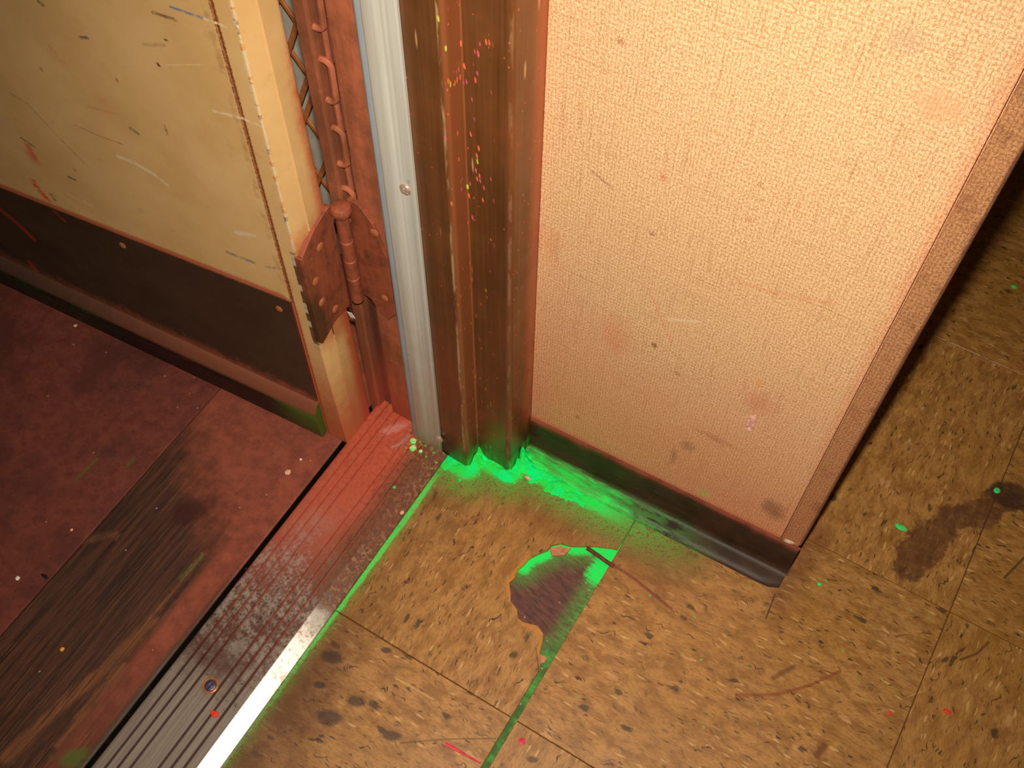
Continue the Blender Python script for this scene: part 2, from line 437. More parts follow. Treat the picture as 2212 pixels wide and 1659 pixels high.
def frame_material():
    g = G('brown_frame_paint')
    st = g.noise(1.0, 4, 0.7, v=g.vec(g.x * 300, g.y * 300, g.z * 5))
    n = g.noise(34, 5, 0.65)
    nb = g.noise(9, 4, 0.6)
    c = g.mix(g.sm(st * 0.45 + nb * 0.55, 0.36, 0.64), lin(90, 54, 25), lin(116, 71, 37))
    # worn, dusty roll of each step, its highlight painted in as lighter colour
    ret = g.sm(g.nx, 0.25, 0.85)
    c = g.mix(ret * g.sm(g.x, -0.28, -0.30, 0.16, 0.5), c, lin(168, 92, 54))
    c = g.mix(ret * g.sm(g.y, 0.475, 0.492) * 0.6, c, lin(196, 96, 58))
    low = g.sm(g.z + (n - 0.5) * 0.14, 0.25, 0.04)
    c = g.mix(low * g.sm(n, 0.38, 0.62) * 0.6, c, lin(142, 66, 44))
    c = g.mix(g.sm(g.z + (n - 0.5) * 0.03, 0.07, 0.02) * 0.75, c, lin(54, 40, 20))
    c = g.mix(g.sm(nb, 0.55, 0.7) * 0.4, c, lin(150, 70, 40))
    # scratches
    d, r, r2, r3 = g.vor(g.vec(g.x * 250 + g.y * 120, g.y * 90, g.z * 30 + g.x * 26))
    c = g.mix(g.sm(d, 0.30, 0.12) * g.sm(r, 0.955, 0.965) * 0.8, c, g.mix(r2, lin(206, 170, 120), lin(214, 120, 70)))
    e = g.ab(g.x + 0.3125)
    edge = g.sm(e, 0.0016, 0.0004) * g.sm(g.ny, -0.6, -0.9) * g.sm(g.noise(1.0, 3, 0.7, v=g.vec(g.x * 100, 0.0, g.z * 16)), 0.46, 0.6)
    c = g.mix(edge * 0.6, c, lin(190, 160, 110))
    e2 = g.ab(g.x + 0.2715)
    edge2 = g.sm(e2, 0.0018, 0.0005) * g.sm(g.noise(1.0, 3, 0.7, v=g.vec(g.x * 100, 1.0, g.z * 24)), 0.46, 0.6)
    c = g.mix(edge2 * 0.5, c, lin(160, 120, 84))
    # flecks of bright paint on the middle step
    zone = g.sm(g.ab(g.x + 0.300), 0.017, 0.010) * g.sm(g.z, 0.28, 0.40, 0.35, 1.0)
    d, r, r2, r3 = g.vor(g.vec(g.x * 400 + g.z * 40, g.y * 400, g.z * 130))
    fleck = g.sm(d + (n - 0.5) * 0.3, 0.42, 0.24) * g.sm(r + g.sm(g.noise(28, 2, 0.5), 0.40, 0.62) * 0.10, 0.93, 0.94) * zone
    fc = g.mix(g.sm(r2, 0.55, 0.75), lin(244, 112, 72), lin(216, 84, 120))
    fc = g.mix(g.sm(r3, 0.88, 0.89), fc, lin(190, 214, 50))
    c = g.mix(fleck, c, fc)
    d, r, r2, r3 = g.vor(g.vec(g.x * 120, g.y * 120, g.z * 80), 2.2)
    c = g.mix(g.sm(d, 0.22, 0.1) * g.sm(r, 0.94, 0.95) * 0.7, c, g.mix(r2, lin(224, 150, 90), lin(230, 60, 30)))
    gr = g.sm(g.z + (n - 0.5) * 0.03, 0.030, 0.004)
    c = g.mix(gr * g.sm(g.x, -0.34, -0.31) * g.sm(st, 0.3, 0.6) * g.mx(ret, 0.28), c, lin(60, 214, 66))
    rough = g.sm(n, 0.3, 0.7, 0.28, 0.46)
    return g.out(c, rough, 0, st * 0.3 + n, 0.2, 0.0008, spec=0.5)
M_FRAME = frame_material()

def rust_material(name, dark=0.0):
    g = G(name)
    st = g.noise(1.0, 4, 0.7, v=g.vec(g.x * 120, g.y * 120, g.z * 14))
    n = g.noise(45, 5, 0.65)
    c = g.mix(g.sm(n * 0.5 + st * 0.5, 0.36, 0.62), lin(146, 84, 54), lin(188, 106, 72))
    c = g.mix(g.sm(g.noise(16, 5, 0.7), 0.44 - dark, 0.66 - dark) * (0.5 + dark), c, lin(112, 66, 40))
    c = g.mix(g.sm(g.y, 0.4535, 0.4600) * 0.75, c, lin(86, 46, 40))
    c = g.mix(g.sm(g.z + (n - 0.5) * 0.1, 0.14, 0.02) * 0.6, c, lin(188, 86, 58))
    return g.out(c, 0.75, 0, n, 0.35, 0.0008, spec=0.3)
M_RUST = rust_material('rust_dusted_steel')
M_RUST_D = rust_material('dark_rust_dusted_steel', 0.14)

def hinge_material():
    g = G('hinge_steel')
    n = g.noise(60, 5, 0.65)
    st = g.noise(1.0, 4, 0.7, v=g.vec(g.x * 160, g.y * 160, g.z * 30))
    c = g.mix(g.sm(n * 0.6 + st * 0.4, 0.34, 0.58), lin(112, 64, 40), lin(162, 84, 56))
    k = g.sm(g.y + (st - 0.5) * 0.02, 0.414, 0.396) * g.sm(g.z + (n - 0.5) * 0.03, 0.285, 0.250)
    c = g.mix(k * 0.8, c, lin(64, 50, 26))
    return g.out(c, 0.55, 0.15, n, 0.4, 0.0008)
M_HINGE = hinge_material()

def rivet_material():
    g = G('rivet_steel')
    n = g.noise(300, 3, 0.6)
    return g.out(g.mix(n, lin(164, 90, 52), lin(204, 128, 80)), 0.35, 0.3, n, 0.3, 0.0004)
M_RIVET = rivet_material()

def strip_material():
    g = G('grey_aluminium')
    st = g.noise(1.0, 3, 0.6, v=g.vec(g.x * 260, g.y * 260, g.z * 4))
    n = g.noise(40, 5, 0.65)
    c = g.mix(g.sm(st, 0.3, 0.7), lin(196, 192, 176), lin(214, 212, 200))
    c = g.mix(g.sm(g.z + (n - 0.5) * 0.2, 0.33, 0.0) * 0.55, c, lin(160, 138, 108))
    c = g.mix(g.sm(g.z + (n - 0.5) * 0.04, 0.045, 0.0) * 0.7, c, lin(140, 128, 74))
    d, r, r2, r3 = g.vor(g.vec(g.x * 150, g.y * 150, g.z * 60))
    c = g.mix(g.sm(d, 0.25, 0.1) * g.sm(r, 0.95, 0.96) * 0.6, c, lin(150, 110, 84))
    c = g.mix(g.sm(g.ab(g.x + 0.3545), 0.0018, 0.0004) * 0.18, c, lin(170, 150, 130))
    return g.out(c, 0.5, 0.15, st, 0.06, 0.0004)
M_STRIP = strip_material()

def rubber_material():
    g = G('grey_rubber')
    n = g.noise(30, 3, 0.6)
    c = g.mix(n, lin(142, 152, 158), lin(164, 172, 174))
    c = g.mix(g.sm(g.z + (n - 0.5) * 0.2, 0.2, 0.0) * 0.5, c, lin(140, 110, 96))
    return g.out(c, 0.6)
M_RUBBER = rubber_material()

def metal_simple(name, c1, c2, rough=0.3, metal=0.9):
    g = G(name)
    n = g.noise(250, 3, 0.6)
    return g.out(g.mix(n, c1, c2), rough, metal, n, 0.15, 0.0003)
M_SCREW = metal_simple('screw_steel', lin(176, 140, 120), lin(222, 196, 180), 0.3, 0.5)
M_SCREW_BLUE = metal_simple('blued_screw', lin(96, 62, 48), lin(66, 84, 120), 0.45, 0.5)

def threshold_material():
    g = G('worn_saddle_metal')
    uv = g.vec(g.x, g.y)
    st = g.noise(1.0, 4, 0.7, v=g.vec(g.x * 400, g.y * 10, g.z * 100))
    n = g.noise(26, 5, 0.7)
    sp = g.noise(210, 4, 0.7)
    c = g.mix(g.sm(st, 0.3, 0.7), lin(146, 130, 116), lin(170, 154, 140))
    # pitted brown dirt in the middle stretch
    far = g.sm(g.y + (n - 0.5) * 0.16, 0.09, 0.18)
    c = g.mix(far * g.sm(sp * 0.5 + n * 0.5, 0.38, 0.54) * 0.9, c, lin(92, 52, 38))
    spots = g.sm(g.y + (n - 0.5) * 0.1, 0.07, 0.12) * g.sm(sp, 0.60, 0.68) * g.sm(g.y + (n - 0.5) * 0.1, 0.27, 0.20)
    c = g.mix(spots * 0.85, c, lin(58, 38, 28))
    # red chalk dust at the far end
    red = g.sm(g.y + (n - 0.5) * 0.12 - (g.x + 0.40) * 0.5, 0.19, 0.33)
    c = g.mix(red * g.sm(sp, 0.72, 0.50, 0.6, 1.0) * g.sm(g.y, 0.2, 0.42, 0.75, 1.0), c, g.mix(g.sm(sp, 0.3, 0.7), lin(168, 68, 44), lin(206, 92, 60)))
    c = g.mix(red * g.sm(sp, 0.70, 0.78) * 0.7, c, lin(214, 160, 140))
    # brown, green-dusted nosing near the frame
    nose = g.sm(g.x + (n - 0.5) * 0.024, -0.382, -0.356) * g.sm(g.y + (n - 0.5) * 0.06, 0.20, 0.30)
    c = g.mix(nose * 0.85, c, g.mix(g.sm(sp, 0.35, 0.65), lin(84, 48, 32), lin(122, 68, 42)))
    c = g.mix(nose * g.sm(g.noise(1.0, 5, 0.75, v=g.vec(g.x * 420 + g.y * 90, g.y * 160 - g.x * 150, 0.0)), 0.52, 0.68) * 0.6, c, lin(84, 134, 46))
    gs, q1, q2, q3 = g.vor(g.P, 260)
    foot = g.sm(g.dist(uv, [(-0.368, 0.432), (-0.343, 0.432)]) + (n - 0.5) * 0.03, 0.026, 0.004)
    c = g.mix(foot * g.mx(g.sm(gs, 0.36, 0.2) * g.sm(q1, 0.62, 0.66), g.sm(sp + (n - 0.5) * 0.4, 0.52, 0.66) * 0.7), c, lin(74, 196, 60))
    # dark dirt in the flutes
    c = g.mix(g.sm(g.z, 0.0084, 0.0078) * g.sm(g.x, -0.352, -0.356) * g.sm(g.y, 0.36, 0.16, 0.25, 0.9), c, g.mix(g.sm(g.y, 0.1, 0.24), lin(62, 32, 24), lin(150, 64, 44)))
    c = g.mix(g.sm(g.x, -0.3585, -0.3605) * 0.0, c, lin(60, 90, 40))
    # near bevel paled: flash glare put into its colour
    bev = g.sm(g.x, -0.3508, -0.3496)
    c = g.mix(bev * g.sm(g.y + (n - 0.5) * 0.06, 0.25, 0.19), c, lin(226, 218, 204))
    c = g.mix(bev * g.sm(sp * 0.6 + n * 0.4, 0.52, 0.60) * g.sm(g.y, 0.06, 0.2, 0.1, 0.8), c, lin(150, 112, 72))
    scr = g.stroke(uv, [fl(885, 938, 0.009), fl(868, 957, 0.009), fl(847, 966, 0.009)], 0.0012)
    c = g.mix(scr * 0.8, c, lin(178, 130, 130))
    c = g.mix(g.ell(uv, fl(852, 925, 0.009), 0.005, 0.014, -0.6, (sp - 0.5) * 2.5, 0.4) * 0.5, c, lin(216, 150, 140))
    met = g.sm(g.y + (n - 0.5) * 0.1, 0.30, 0.12, 0.0, 0.35) + bev * g.sm(g.y, 0.26, 0.2, 0.0, 0.45)
    rough = g.sm(g.y + (n - 0.5) * 0.1, 0.12, 0.28, 0.36, 0.7)
    return g.out(c, rough, met, sp * 0.5 + n, 0.3, 0.0008)
M_THR = threshold_material()

def cab_floor_material(name, wood):
    g = G(name)
    uv = g.vec(g.x, g.y)
    n = g.noise(12, 5, 0.65)
    n2 = g.noise(70, 5, 0.7)
    st = g.noise(1.0, 4, 0.75, v=g.vec(g.x * 260, g.y * 9, 0.0))
    st2 = g.noise(1.0, 3, 0.6, v=g.vec(g.x * 620, g.y * 26, 3.0))
    if wood:
        c = g.mix(g.sm(st, 0.34, 0.66), lin(48, 30, 22), lin(92, 56, 38))
        c = g.mix(g.sm(st2, 0.56, 0.7) * 0.5, c, lin(40, 24, 18))
        # red paint and dust left along the threshold and towards the jamb
        r1 = g.sm(g.y + (n - 0.5) * 0.10 + (n2 - 0.5) * 0.05 + (g.x + 0.5) * 0.8, 0.20, 0.30)
        r2 = g.sm(g.ab(g.x + 0.4555) + (n2 - 0.5) * 0.014, 0.019, 0.007) * g.sm(g.y + (n - 0.5) * 0.06, 0.02, 0.16, 0.45, 0.9)
        c = g.mix(g.mx(r1 * 0.85, r2), c, g.mix(g.sm(n2, 0.3, 0.7), lin(128, 64, 46), lin(162, 82, 60)))
        # grey rubbed nosing
        c = g.mix(g.sm(g.x, -0.4445, -0.4395) * g.sm(g.y + (n - 0.5) * 0.08, 0.20, 0.08) * 0.8, c, lin(84, 74, 60))
        c = g.mix(g.sm(g.z, 0.0036, 0.0026) * g.sm(g.x, -0.4392, -0.4384), c, lin(22, 15, 13))  # plank side blackened: shade of the gap put into its colour
        # scraped wood
        for pts, w, f in (([fl(330, 1345), fl(230, 1450), fl(120, 1540), fl(20, 1640)], 0.0055, 0.6), ([fl(440, 1200), fl(330, 1340)], 0.0011, 0.7), ([fl(270, 1440), fl(130, 1610)], 0.004, 0.6), ([fl(185, 1172), fl(250, 1158)], 0.003, 0.5)):
            c = g.mix(g.stroke(uv, pts, w, w * 0.6, (st - 0.5) * 0.022 + (n2 - 0.5) * 0.010) * f * g.sm(st2, 0.35, 0.6, 0.3, 1.0), c, lin(146, 90, 54))
        c = g.mix(g.sm(st2, 0.58, 0.68) * g.sm(g.y + (n - 0.5) * 0.1, 0.14, 0.02) * 0.55, c, lin(150, 88, 52))
        c = g.mix(g.ell(uv, fl(412, 1110), 0.020, 0.014, 0.9, (n - 0.5) * 2.4, 0.4) * 0.8, c, lin(58, 28, 22))
        c = g.mix(g.ell(uv, fl(230, 1120), 0.030, 0.016, 1.2, (n - 0.5) * 2.0, 0.6) * 0.7, c, lin(56, 34, 26))
    else:
        c = g.mix(g.sm(n2, 0.3, 0.7), lin(100, 48, 38), lin(126, 64, 50))
        c = g.mix(g.sm(n + (n2 - 0.5) * 0.5, 0.48, 0.62) * 0.6, c, lin(66, 34, 28))
        c = g.mix(g.sm(g.noise(200, 3, 0.7), 0.60, 0.70) * 0.5, c, lin(62, 30, 24))
    for pts in ([(165, 1040), (212, 993)], [(275, 1010), (290, 995)], [(390, 1255), (445, 1200)]):
        c = g.mix(g.stroke(uv, [fl(*p) for p in pts], 0.0014, 0.0014, (n2 - 0.5) * 0.012) * 0.6, c, lin(76, 96, 40))
    c = g.mix(g.ell(uv, fl(165, 1640), 0.012, 0.007, 0.6, (n2 - 0.5) * 4, 0.6) * 0.6, c, lin(70, 110, 36))
    d, r, r2, r3 = g.vor(g.P, 210)
    c = g.mix(g.sm(d, 0.2, 0.12) * g.sm(r, 0.985, 0.987), c, lin(206, 150, 126))
    return g.out(c, g.sm(n, 0.3, 0.7, 0.55, 0.75), 0, n2 + st * 0.6, 0.3, 0.0008, spec=0.3)
M_PLATE = cab_floor_material('red_painted_board', False)
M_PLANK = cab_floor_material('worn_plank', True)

def door_uv(g):
    # u along the door leaf, z up
    u = (g.x - DC.x) * DE.x + (g.y - DC.y) * DE.y
    return u, g.vec(u, g.z)

KT = [dp(0, 400), dp(610, 640), (dp(627, 660)[0], dp(627, 660)[1] + 0.004)]
def door_material():
    g = G('cream_door_paint')
    u, uv = door_uv(g)
    face = g.sm(g.ny, -0.5, -0.8)
    edge = g.sm(g.nx, 0.5, 0.8)
    n = g.noise(14, 5, 0.6)
    n2 = g.noise(85, 4, 0.65)
    n3 = g.noise(400, 3, 0.6)
    c = g.mix(g.sm(n, 0.3, 0.7), lin(220, 174, 112), lin(232, 188, 126))
    c = g.mix(g.sm(n2, 0.60, 0.74) * 0.25, c, lin(180, 136, 80))
    # red dust: seam, round the kick plate, hinge edge
    seam = g.sm(g.ab(u - 0.0175) + (n3 - 0.5) * 0.003, 0.0028, 0.0012) * face
    c = g.mix(seam * 0.95, c, g.mix(g.sm(n3, 0.4, 0.6), lin(112, 56, 24), lin(160, 84, 46)))
    seam2 = g.sm(g.ab(u - 0.0235) + (n3 - 0.5) * 0.006, 0.004, 0.0008) * face * g.sm(n2, 0.4, 0.65)
    c = g.mix(seam2 * 0.4, c, lin(160, 110, 60))
    lowz = g.sm(g.z + (n2 - 0.5) * 0.03, 0.24, 0.10)
    c = g.mix(face * g.sm(u, 0.0215, 0.0185) * lowz * 0.35, c, lin(196, 100, 66))
    kline = [KT[0], (KT[1][0], KT[1][1]), (0.0185, 0.232), (0.0195, 0.06)]
    kd = g.stroke(uv, kline, 0.0028, 0.003, (n3 - 0.5) * 0.003) * face
    c = g.mix(kd * 0.9, c, lin(196, 92, 60))
    hz = g.sm(g.y + (n2 - 0.5) * 0.012 + g.sm(g.z, 0.60, 0.42, -0.006, 0.004), 0.421, 0.435) * edge
    c = g.mix(hz * 0.85, c, lin(190, 78, 40))
    hz2 = g.sm(g.dist(g.vec(g.y, g.z), [(0.413, 0.31), (0.413, 0.20)]) + (n2 - 0.5) * 0.03, 0.040, 0.012) * edge
    c = g.mix(hz2 * 0.6, c, lin(190, 84, 48))
    low = g.sm(g.z + (n2 - 0.5) * 0.1, 0.16, 0.02)
    c = g.mix(low * 0.75, c, lin(190, 84, 54))
    # chipped corner with old layers of paint
    chip = g.sm(g.ab(u - 0.0010) + (n2 - 0.5) * 0.007, 0.0022, 0.0008) * g.sm(g.noise(1.0, 4, 0.7, v=g.vec(2.0, 2.0, g.z * 34)), 0.34, 0.46)
    chip = g.mx(chip * face, edge * g.sm(g.y + (n2 - 0.5) * 0.006, 0.3952, 0.3940) * 0.5)
    lay = g.noise(1.0, 3, 0.7, v=g.vec(g.x * 30, g.y * 30, g.z * 70))
    cc = g.mix(g.sm(lay, 0.40, 0.44), lin(70, 92, 118), lin(222, 200, 160))
    cc = g.mix(g.sm(lay, 0.56, 0.60), cc, lin(206, 140, 84))
    c = g.mix(chip * g.sm(g.z, 0.29, 0.34, 0.0, 0.9), c, cc)
    hz_ = g.sm(g.z, 0.315, 0.31) * g.sm(g.z, 0.17, 0.19)
    lay2 = g.noise(1.0, 2, 0.6, v=g.vec(1.0, 1.0, g.z * 48))
    cd_ = g.mix(g.sm(lay2, 0.50, 0.56), lin(66, 46, 26), lin(196, 182, 150))
    cd_ = g.mix(g.sm(lay2, 0.40, 0.36), cd_, lin(122, 64, 46))
    c = g.mix(g.sm(u + (n2 - 0.5) * 0.004, 0.0062, 0.0050) * face * hz_ * 0.9, c, cd_)
    # marks
    brk = g.sm(g.noise(210, 3, 0.6), 0.36, 0.54, 0.25, 1.0)
    dk = lin(76, 72, 74)
    for pts, w, col, f in (
            ([(368, 15), (440, 40)], 0.0011, lin(120, 130, 150), 0.9), ([(440, 40), (488, 58)], 0.0008, lin(250, 220, 170), 0.8),
            ([(330, 27), (380, 43)], 0.0013, lin(112, 86, 54), 0.8),
            ([(255, 338), (290, 352), (330, 375), (360, 398)], 0.0020, lin(246, 226, 186), 0.65),
            ([(462, 240), (520, 255), (560, 270)], 0.0012, lin(250, 222, 184), 0.7),
            ([(60, 315), (75, 340)], 0.0035, lin(226, 110, 70), 0.8), ([(66, 335), (75, 345)], 0.0055, lin(222, 116, 78), 0.7),
            ([(72, 392), (84, 410), (97, 424)], 0.0038, lin(232, 60, 40), 0.85), ([(97, 424), (108, 436)], 0.0012, lin(226, 70, 50), 0.8),
            ([(46, 298), (75, 318)], 0.0009, dk, 0.8), ([(147, 382), (162, 388)], 0.0011, lin(70, 66, 90), 0.9),
            ([(172, 80), (188, 81)], 0.0013, dk, 0.7), ([(283, 278), (297, 288)], 0.0020, dk, 0.55), ([(355, 270), (362, 290)], 0.0008, lin(110, 84, 50), 0.8),
            ([(342, 139), (343, 141)], 0.0015, lin(70, 40, 20), 0.9), ([(85, 5), (92, 10)], 0.0018, lin(110, 80, 36), 0.8), ([(357, 86), (361, 88)], 0.0010, lin(80, 50, 30), 0.9),
            ([(491, 545), (550, 568)], 0.0017, lin(110, 108, 110), 0.7), ([(575, 577), (605, 580)], 0.0014, lin(130, 128, 130), 0.55), ([(510, 503), (548, 508)], 0.0022, lin(240, 220, 190), 0.6),
            ([(20, 200), (60, 225), (130, 300), (190, 360)], 0.0006, lin(140, 104, 70), 0.6), ([(160, 270), (210, 292), (265, 312)], 0.0006, lin(150, 96, 60), 0.6),
            ([(145, 418), (200, 447)], 0.0007, lin(246, 216, 160), 0.7), ([(310, 95), (355, 98)], 0.0016, lin(150, 118, 80), 0.45),
            ([(190, 230), (250, 246)], 0.0012, lin(214, 140, 90), 0.5), ([(110, 420), (118, 432)], 0.0017, lin(90, 60, 40), 0.7), ([(0, 255), (12, 268)], 0.0014, lin(190, 180, 190), 0.6),
            ([(350, 140), (436, 140)], 0.0005, lin(250, 220, 160), 0.5), ([(135, 130), (120, 120)], 0.006, lin(224, 140, 92), 0.35), ([(220, 215), (228, 235)], 0.006, lin(224, 150, 100), 0.3)):
        c = g.mix(g.stroke(uv, [dp(*p) for p in pts], w, None, (n3 - 0.5) * 0.0020) * brk * face * f, c, col)
    d, r, r2, r3 = g.vor(g.vec(u * 60, g.z * 40, 0.0))
    c = g.mix(g.sm(d, 0.14, 0.05) * g.sm(r, 0.88, 0.9) * 0.6 * face, c, g.mix(r2, lin(90, 66, 44), lin(200, 110, 70)))
    return g.out(c, g.sm(n, 0.3, 0.7, 0.34, 0.46), 0, n2, 0.08, 0.0005, spec=0.45)
M_DOOR = door_material()

_a, _b = dp(680, 866, 0.0015), dp(0, 552, 0.0015)
_s = (_b[1] - _a[1]) / (_b[0] - _a[0])
_t = (KT[0][1] - KT[1][1]) / (KT[0][0] - KT[1][0])
KB = (_a[1] - _a[0] * _s, _s, KT[1][1] - KT[1][0] * _t, _t)
def kick_material():
    g = G('kick_plate_brown')
    u, uv = door_uv(g)
    n = g.noise(16, 5, 0.65)
    n2 = g.noise(90, 4, 0.65)
    st = g.noise(1.0, 4, 0.7, v=g.vec(u * 120 + g.z * 60, g.z * 200 - u * 60, 0.0))
    c = g.mix(g.sm(n, 0.3, 0.7), lin(52, 42, 27), lin(68, 53, 36))
    c = g.mix(g.sm(st, 0.54, 0.72) * 0.4, c, lin(78, 50, 36))
    c = g.mix(g.sm(u + (n - 0.5) * 0.1, 0.34, 0.05) * 0.30, c, lin(88, 60, 46))
    for pts, w in (([(5, 452), (40, 480), (72, 512)], 0.0036), ([(120, 455), (142, 475)], 0.002), ([(68, 566), (78, 580)], 0.004)):
        c = g.mix(g.stroke(uv, [dp(*p) for p in pts], w, w * 0.8, (n2 - 0.5) * 0.006) * 0.7, c, lin(176, 50, 36))
    zb = g.z - (KB[0] + u * KB[1])
    zt = (KB[2] + u * KB[3]) - g.z
    c = g.mix(g.sm(zb + (n2 - 0.5) * 0.030 + (n - 0.5) * 0.03, 0.016, -0.004) * g.sm(u, 0.50, 0.05, 0.35, 0.85), c, lin(170, 88, 60))
    c = g.mix(g.sm(zt + (n2 - 0.5) * 0.004, 0.0035, 0.0004) * 0.7, c, lin(160, 84, 54))
    st2 = g.noise(1.0, 4, 0.75, v=g.vec(u * 55 + g.z * 42, g.z * 190 - u * 150, 4.0))
    c = g.mix(g.sm(st2, 0.56, 0.72) * 0.45, c, lin(112, 64, 46))
    c = g.mix(g.sm(st2, 0.40, 0.28) * 0.4, c, lin(30, 24, 16))
    c = g.mix(g.sm(u, 0.0195, 0.0175) * 0.8, c, lin(176, 84, 58))
    return g.out(c, 0.42, 0, st, 0.12, 0.0005, spec=0.45)
M_KICK = kick_material()

def sweep_material():
    g = G('kick_plate_roll')
    u, uv = door_uv(g)
    n2 = g.noise(90, 4, 0.65)
    n = g.noise(20, 5, 0.65)
    st = g.noise(1.0, 4, 0.7, v=g.vec(u * 24, g.z * 300, 0.0))
    c = g.mix(g.sm(n, 0.3, 0.7), lin(18, 15, 9), lin(34, 24, 16))
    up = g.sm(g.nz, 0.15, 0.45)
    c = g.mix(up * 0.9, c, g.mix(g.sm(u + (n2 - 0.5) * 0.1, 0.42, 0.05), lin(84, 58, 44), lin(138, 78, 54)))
    grn = g.sm(st, 0.45, 0.65) * g.sm(g.ab(u - 0.37), 0.14, 0.03) * g.inv(up)
    c = g.mix(grn * 0.6, c, lin(20, 92, 42))
    c = g.mix(g.sm(u + (n2 - 0.5) * 0.03, 0.085, 0.03) * g.inv(up) * 0.75, c, lin(86, 120, 40))
    c = g.mix(g.sm(g.ab(u - 0.2), 0.1, 0.02) * g.inv(up) * g.sm(st, 0.5, 0.62) * 0.6, c, lin(120, 30, 36))
    return g.out(c, 0.5, 0, n, 0.2, 0.0006, spec=0.4)
M_SWEEP = sweep_material()

def plain(name, c1, c2, scale=60, rough=0.6, bstr=0.2, spec=0.4):
    g = G(name)
    n = g.noise(scale, 4, 0.6)
    return g.out(g.mix(g.sm(n, 0.3, 0.7), c1, c2), rough, 0, n, bstr, 0.0006, spec=spec)
M_GREY = plain('grey_cab_wall_paint', lin(196, 186, 166), lin(222, 212, 192), 40, 0.6)
M_LATH = plain('rusty_lath', lin(176, 104, 56), lin(214, 128, 76), 90, 0.6)
M_FARWALL = plain('far_wall_paint', lin(150, 116, 80), lin(176, 136, 92), 20, 0.7)
M_CORE = plain('wall_core', lin(110, 70, 46), lin(140, 92, 62), 60, 0.8)
M_WHITE = plain('white_crumb', lin(230, 220, 205), lin(250, 245, 235), 600, 0.8)
M_PINK = plain('pink_crumb', lin(226, 150, 120), lin(244, 196, 160), 600, 0.8)
M_PALEGREEN = plain('pale_green_crumb', lin(110, 236, 110), lin(226, 246, 160), 250, 0.8)
M_GREENCHIP = plain('green_chip', lin(40, 214, 96), lin(80, 230, 120), 300, 0.7)
M_REDCHIP = plain('red_chip', lin(214, 36, 22), lin(240, 70, 40), 500, 0.6)
M_CRIMSON = plain('crimson_sliver', lin(190, 20, 44), lin(236, 60, 76), 200, 0.5)
M_ORANGE = plain('orange_chip', lin(236, 140, 40), lin(250, 190, 90), 600, 0.7)
M_WOODBIT = plain('dark_splinter', lin(84, 40, 24), lin(120, 58, 36), 200, 0.7)
M_BLACK = plain('black_rubber_bit', lin(20, 16, 16), lin(36, 28, 26), 200, 0.7)
M_CHIPTILE = plain('tile_flake', lin(176, 112, 74), lin(206, 142, 100), 200, 0.6)
M_GOUGE = plain('torn_covering', lin(216, 150, 130), lin(240, 196, 180), 300, 0.5)
M_PLASTER = plain('bare_plaster', lin(206, 176, 150), lin(236, 214, 190), 300, 0.8)

# ------------------------------------------------------------------ helpers: objects
def link(name, me, mat, parent=None):
    o = bpy.data.objects.new(name, me)
    COL.objects.link(o)
    if mat is not None and not me.materials: me.materials.append(mat)
    if parent is not None: o.parent = parent
    return o
def obj(name, bm, mat, parent=None, smooth=False):
    bmesh.ops.recalc_face_normals(bm, faces=bm.faces[:])
    me = bpy.data.meshes.new(name)
    bm.to_mesh(me); bm.free()
    if smooth:
        me.polygons.foreach_set('use_smooth', [True] * len(me.polygons))
        me.set_sharp_from_angle(angle=math.radians(35))
    return link(name, me, mat, parent)
def tag(o, label=None, cat=None, group=None, kind=None):
    if label: o['label'] = label
    if cat: o['category'] = cat
    if group: o['group'] = group
    if kind: o['kind'] = kind
    return o
def empty(name, loc=(0, 0, 0)):
    o = bpy.data.objects.new(name, None)
    o.empty_display_size = 0.02
    o.location = (0, 0, 0)
    COL.objects.link(o)
    return o

def box_bm(x0, x1, y0, y1, z0, z1, bev=0.0, bm=None):
    bm = bm or bmesh.new()
    vs = [bm.verts.new((x, y, z)) for z in (z0, z1) for y in (y0, y1) for x in (x0, x1)]
    fs = [(0, 2, 3, 1), (4, 5, 7, 6), (0, 1, 5, 4), (2, 6, 7, 3), (0, 4, 6, 2), (1, 3, 7, 5)]
    faces = [bm.faces.new([vs[i] for i in f]) for f in fs]
    if bev:
        es = list({e for f in faces for e in f.edges})
        bmesh.ops.bevel(bm, geom=es, offset=bev, segments=2, affect='EDGES', profile=0.5)
    return bm
def prism_bm(poly, z0, z1, bev=0.0):
    """closed plan polygon raised from z0 to z1"""
    bm = bmesh.new()
    a = [bm.verts.new((p[0], p[1], z0)) for p in poly]
    b = [bm.verts.new((p[0], p[1], z1)) for p in poly]
    n = len(poly)
    bot = bm.faces.new(a)
    top = bm.faces.new(b)
    for i in range(n):
        bm.faces.new((a[i], a[(i + 1) % n], b[(i + 1) % n], b[i]))
    bmesh.ops.recalc_face_normals(bm, faces=bm.faces[:])
    if bev:
        es = [e for e in top.edges]
        bmesh.ops.bevel(bm, geom=es, offset=bev, segments=1, affect='EDGES')
    ng = [f for f in bm.faces if len(f.verts) > 4]
    bmesh.ops.triangulate(bm, faces=ng)
    return bm
def sweep_bm(profiles):
    """loft through a list of closed rings (lists of 3-D points)"""
    bm = bmesh.new()
    rings = [[bm.verts.new(p) for p in r] for r in profiles]
    n = len(rings[0])
    for r0, r1 in zip(rings[:-1], rings[1:]):
        for i in range(n):
            bm.faces.new((r0[i], r0[(i + 1) % n], r1[(i + 1) % n], r1[i]))
    for r in (rings[0], rings[-1]):
        f = bm.faces.new(r)
        bmesh.ops.triangulate(bm, faces=[f])
    return bm
def arc(cx, cy, r, a0, a1, n=5):
    return [(cx + r * math.cos(math.radians(a0 + (a1 - a0) * i / n)), cy + r * math.sin(math.radians(a0 + (a1 - a0) * i / n))) for i in range(n + 1)]
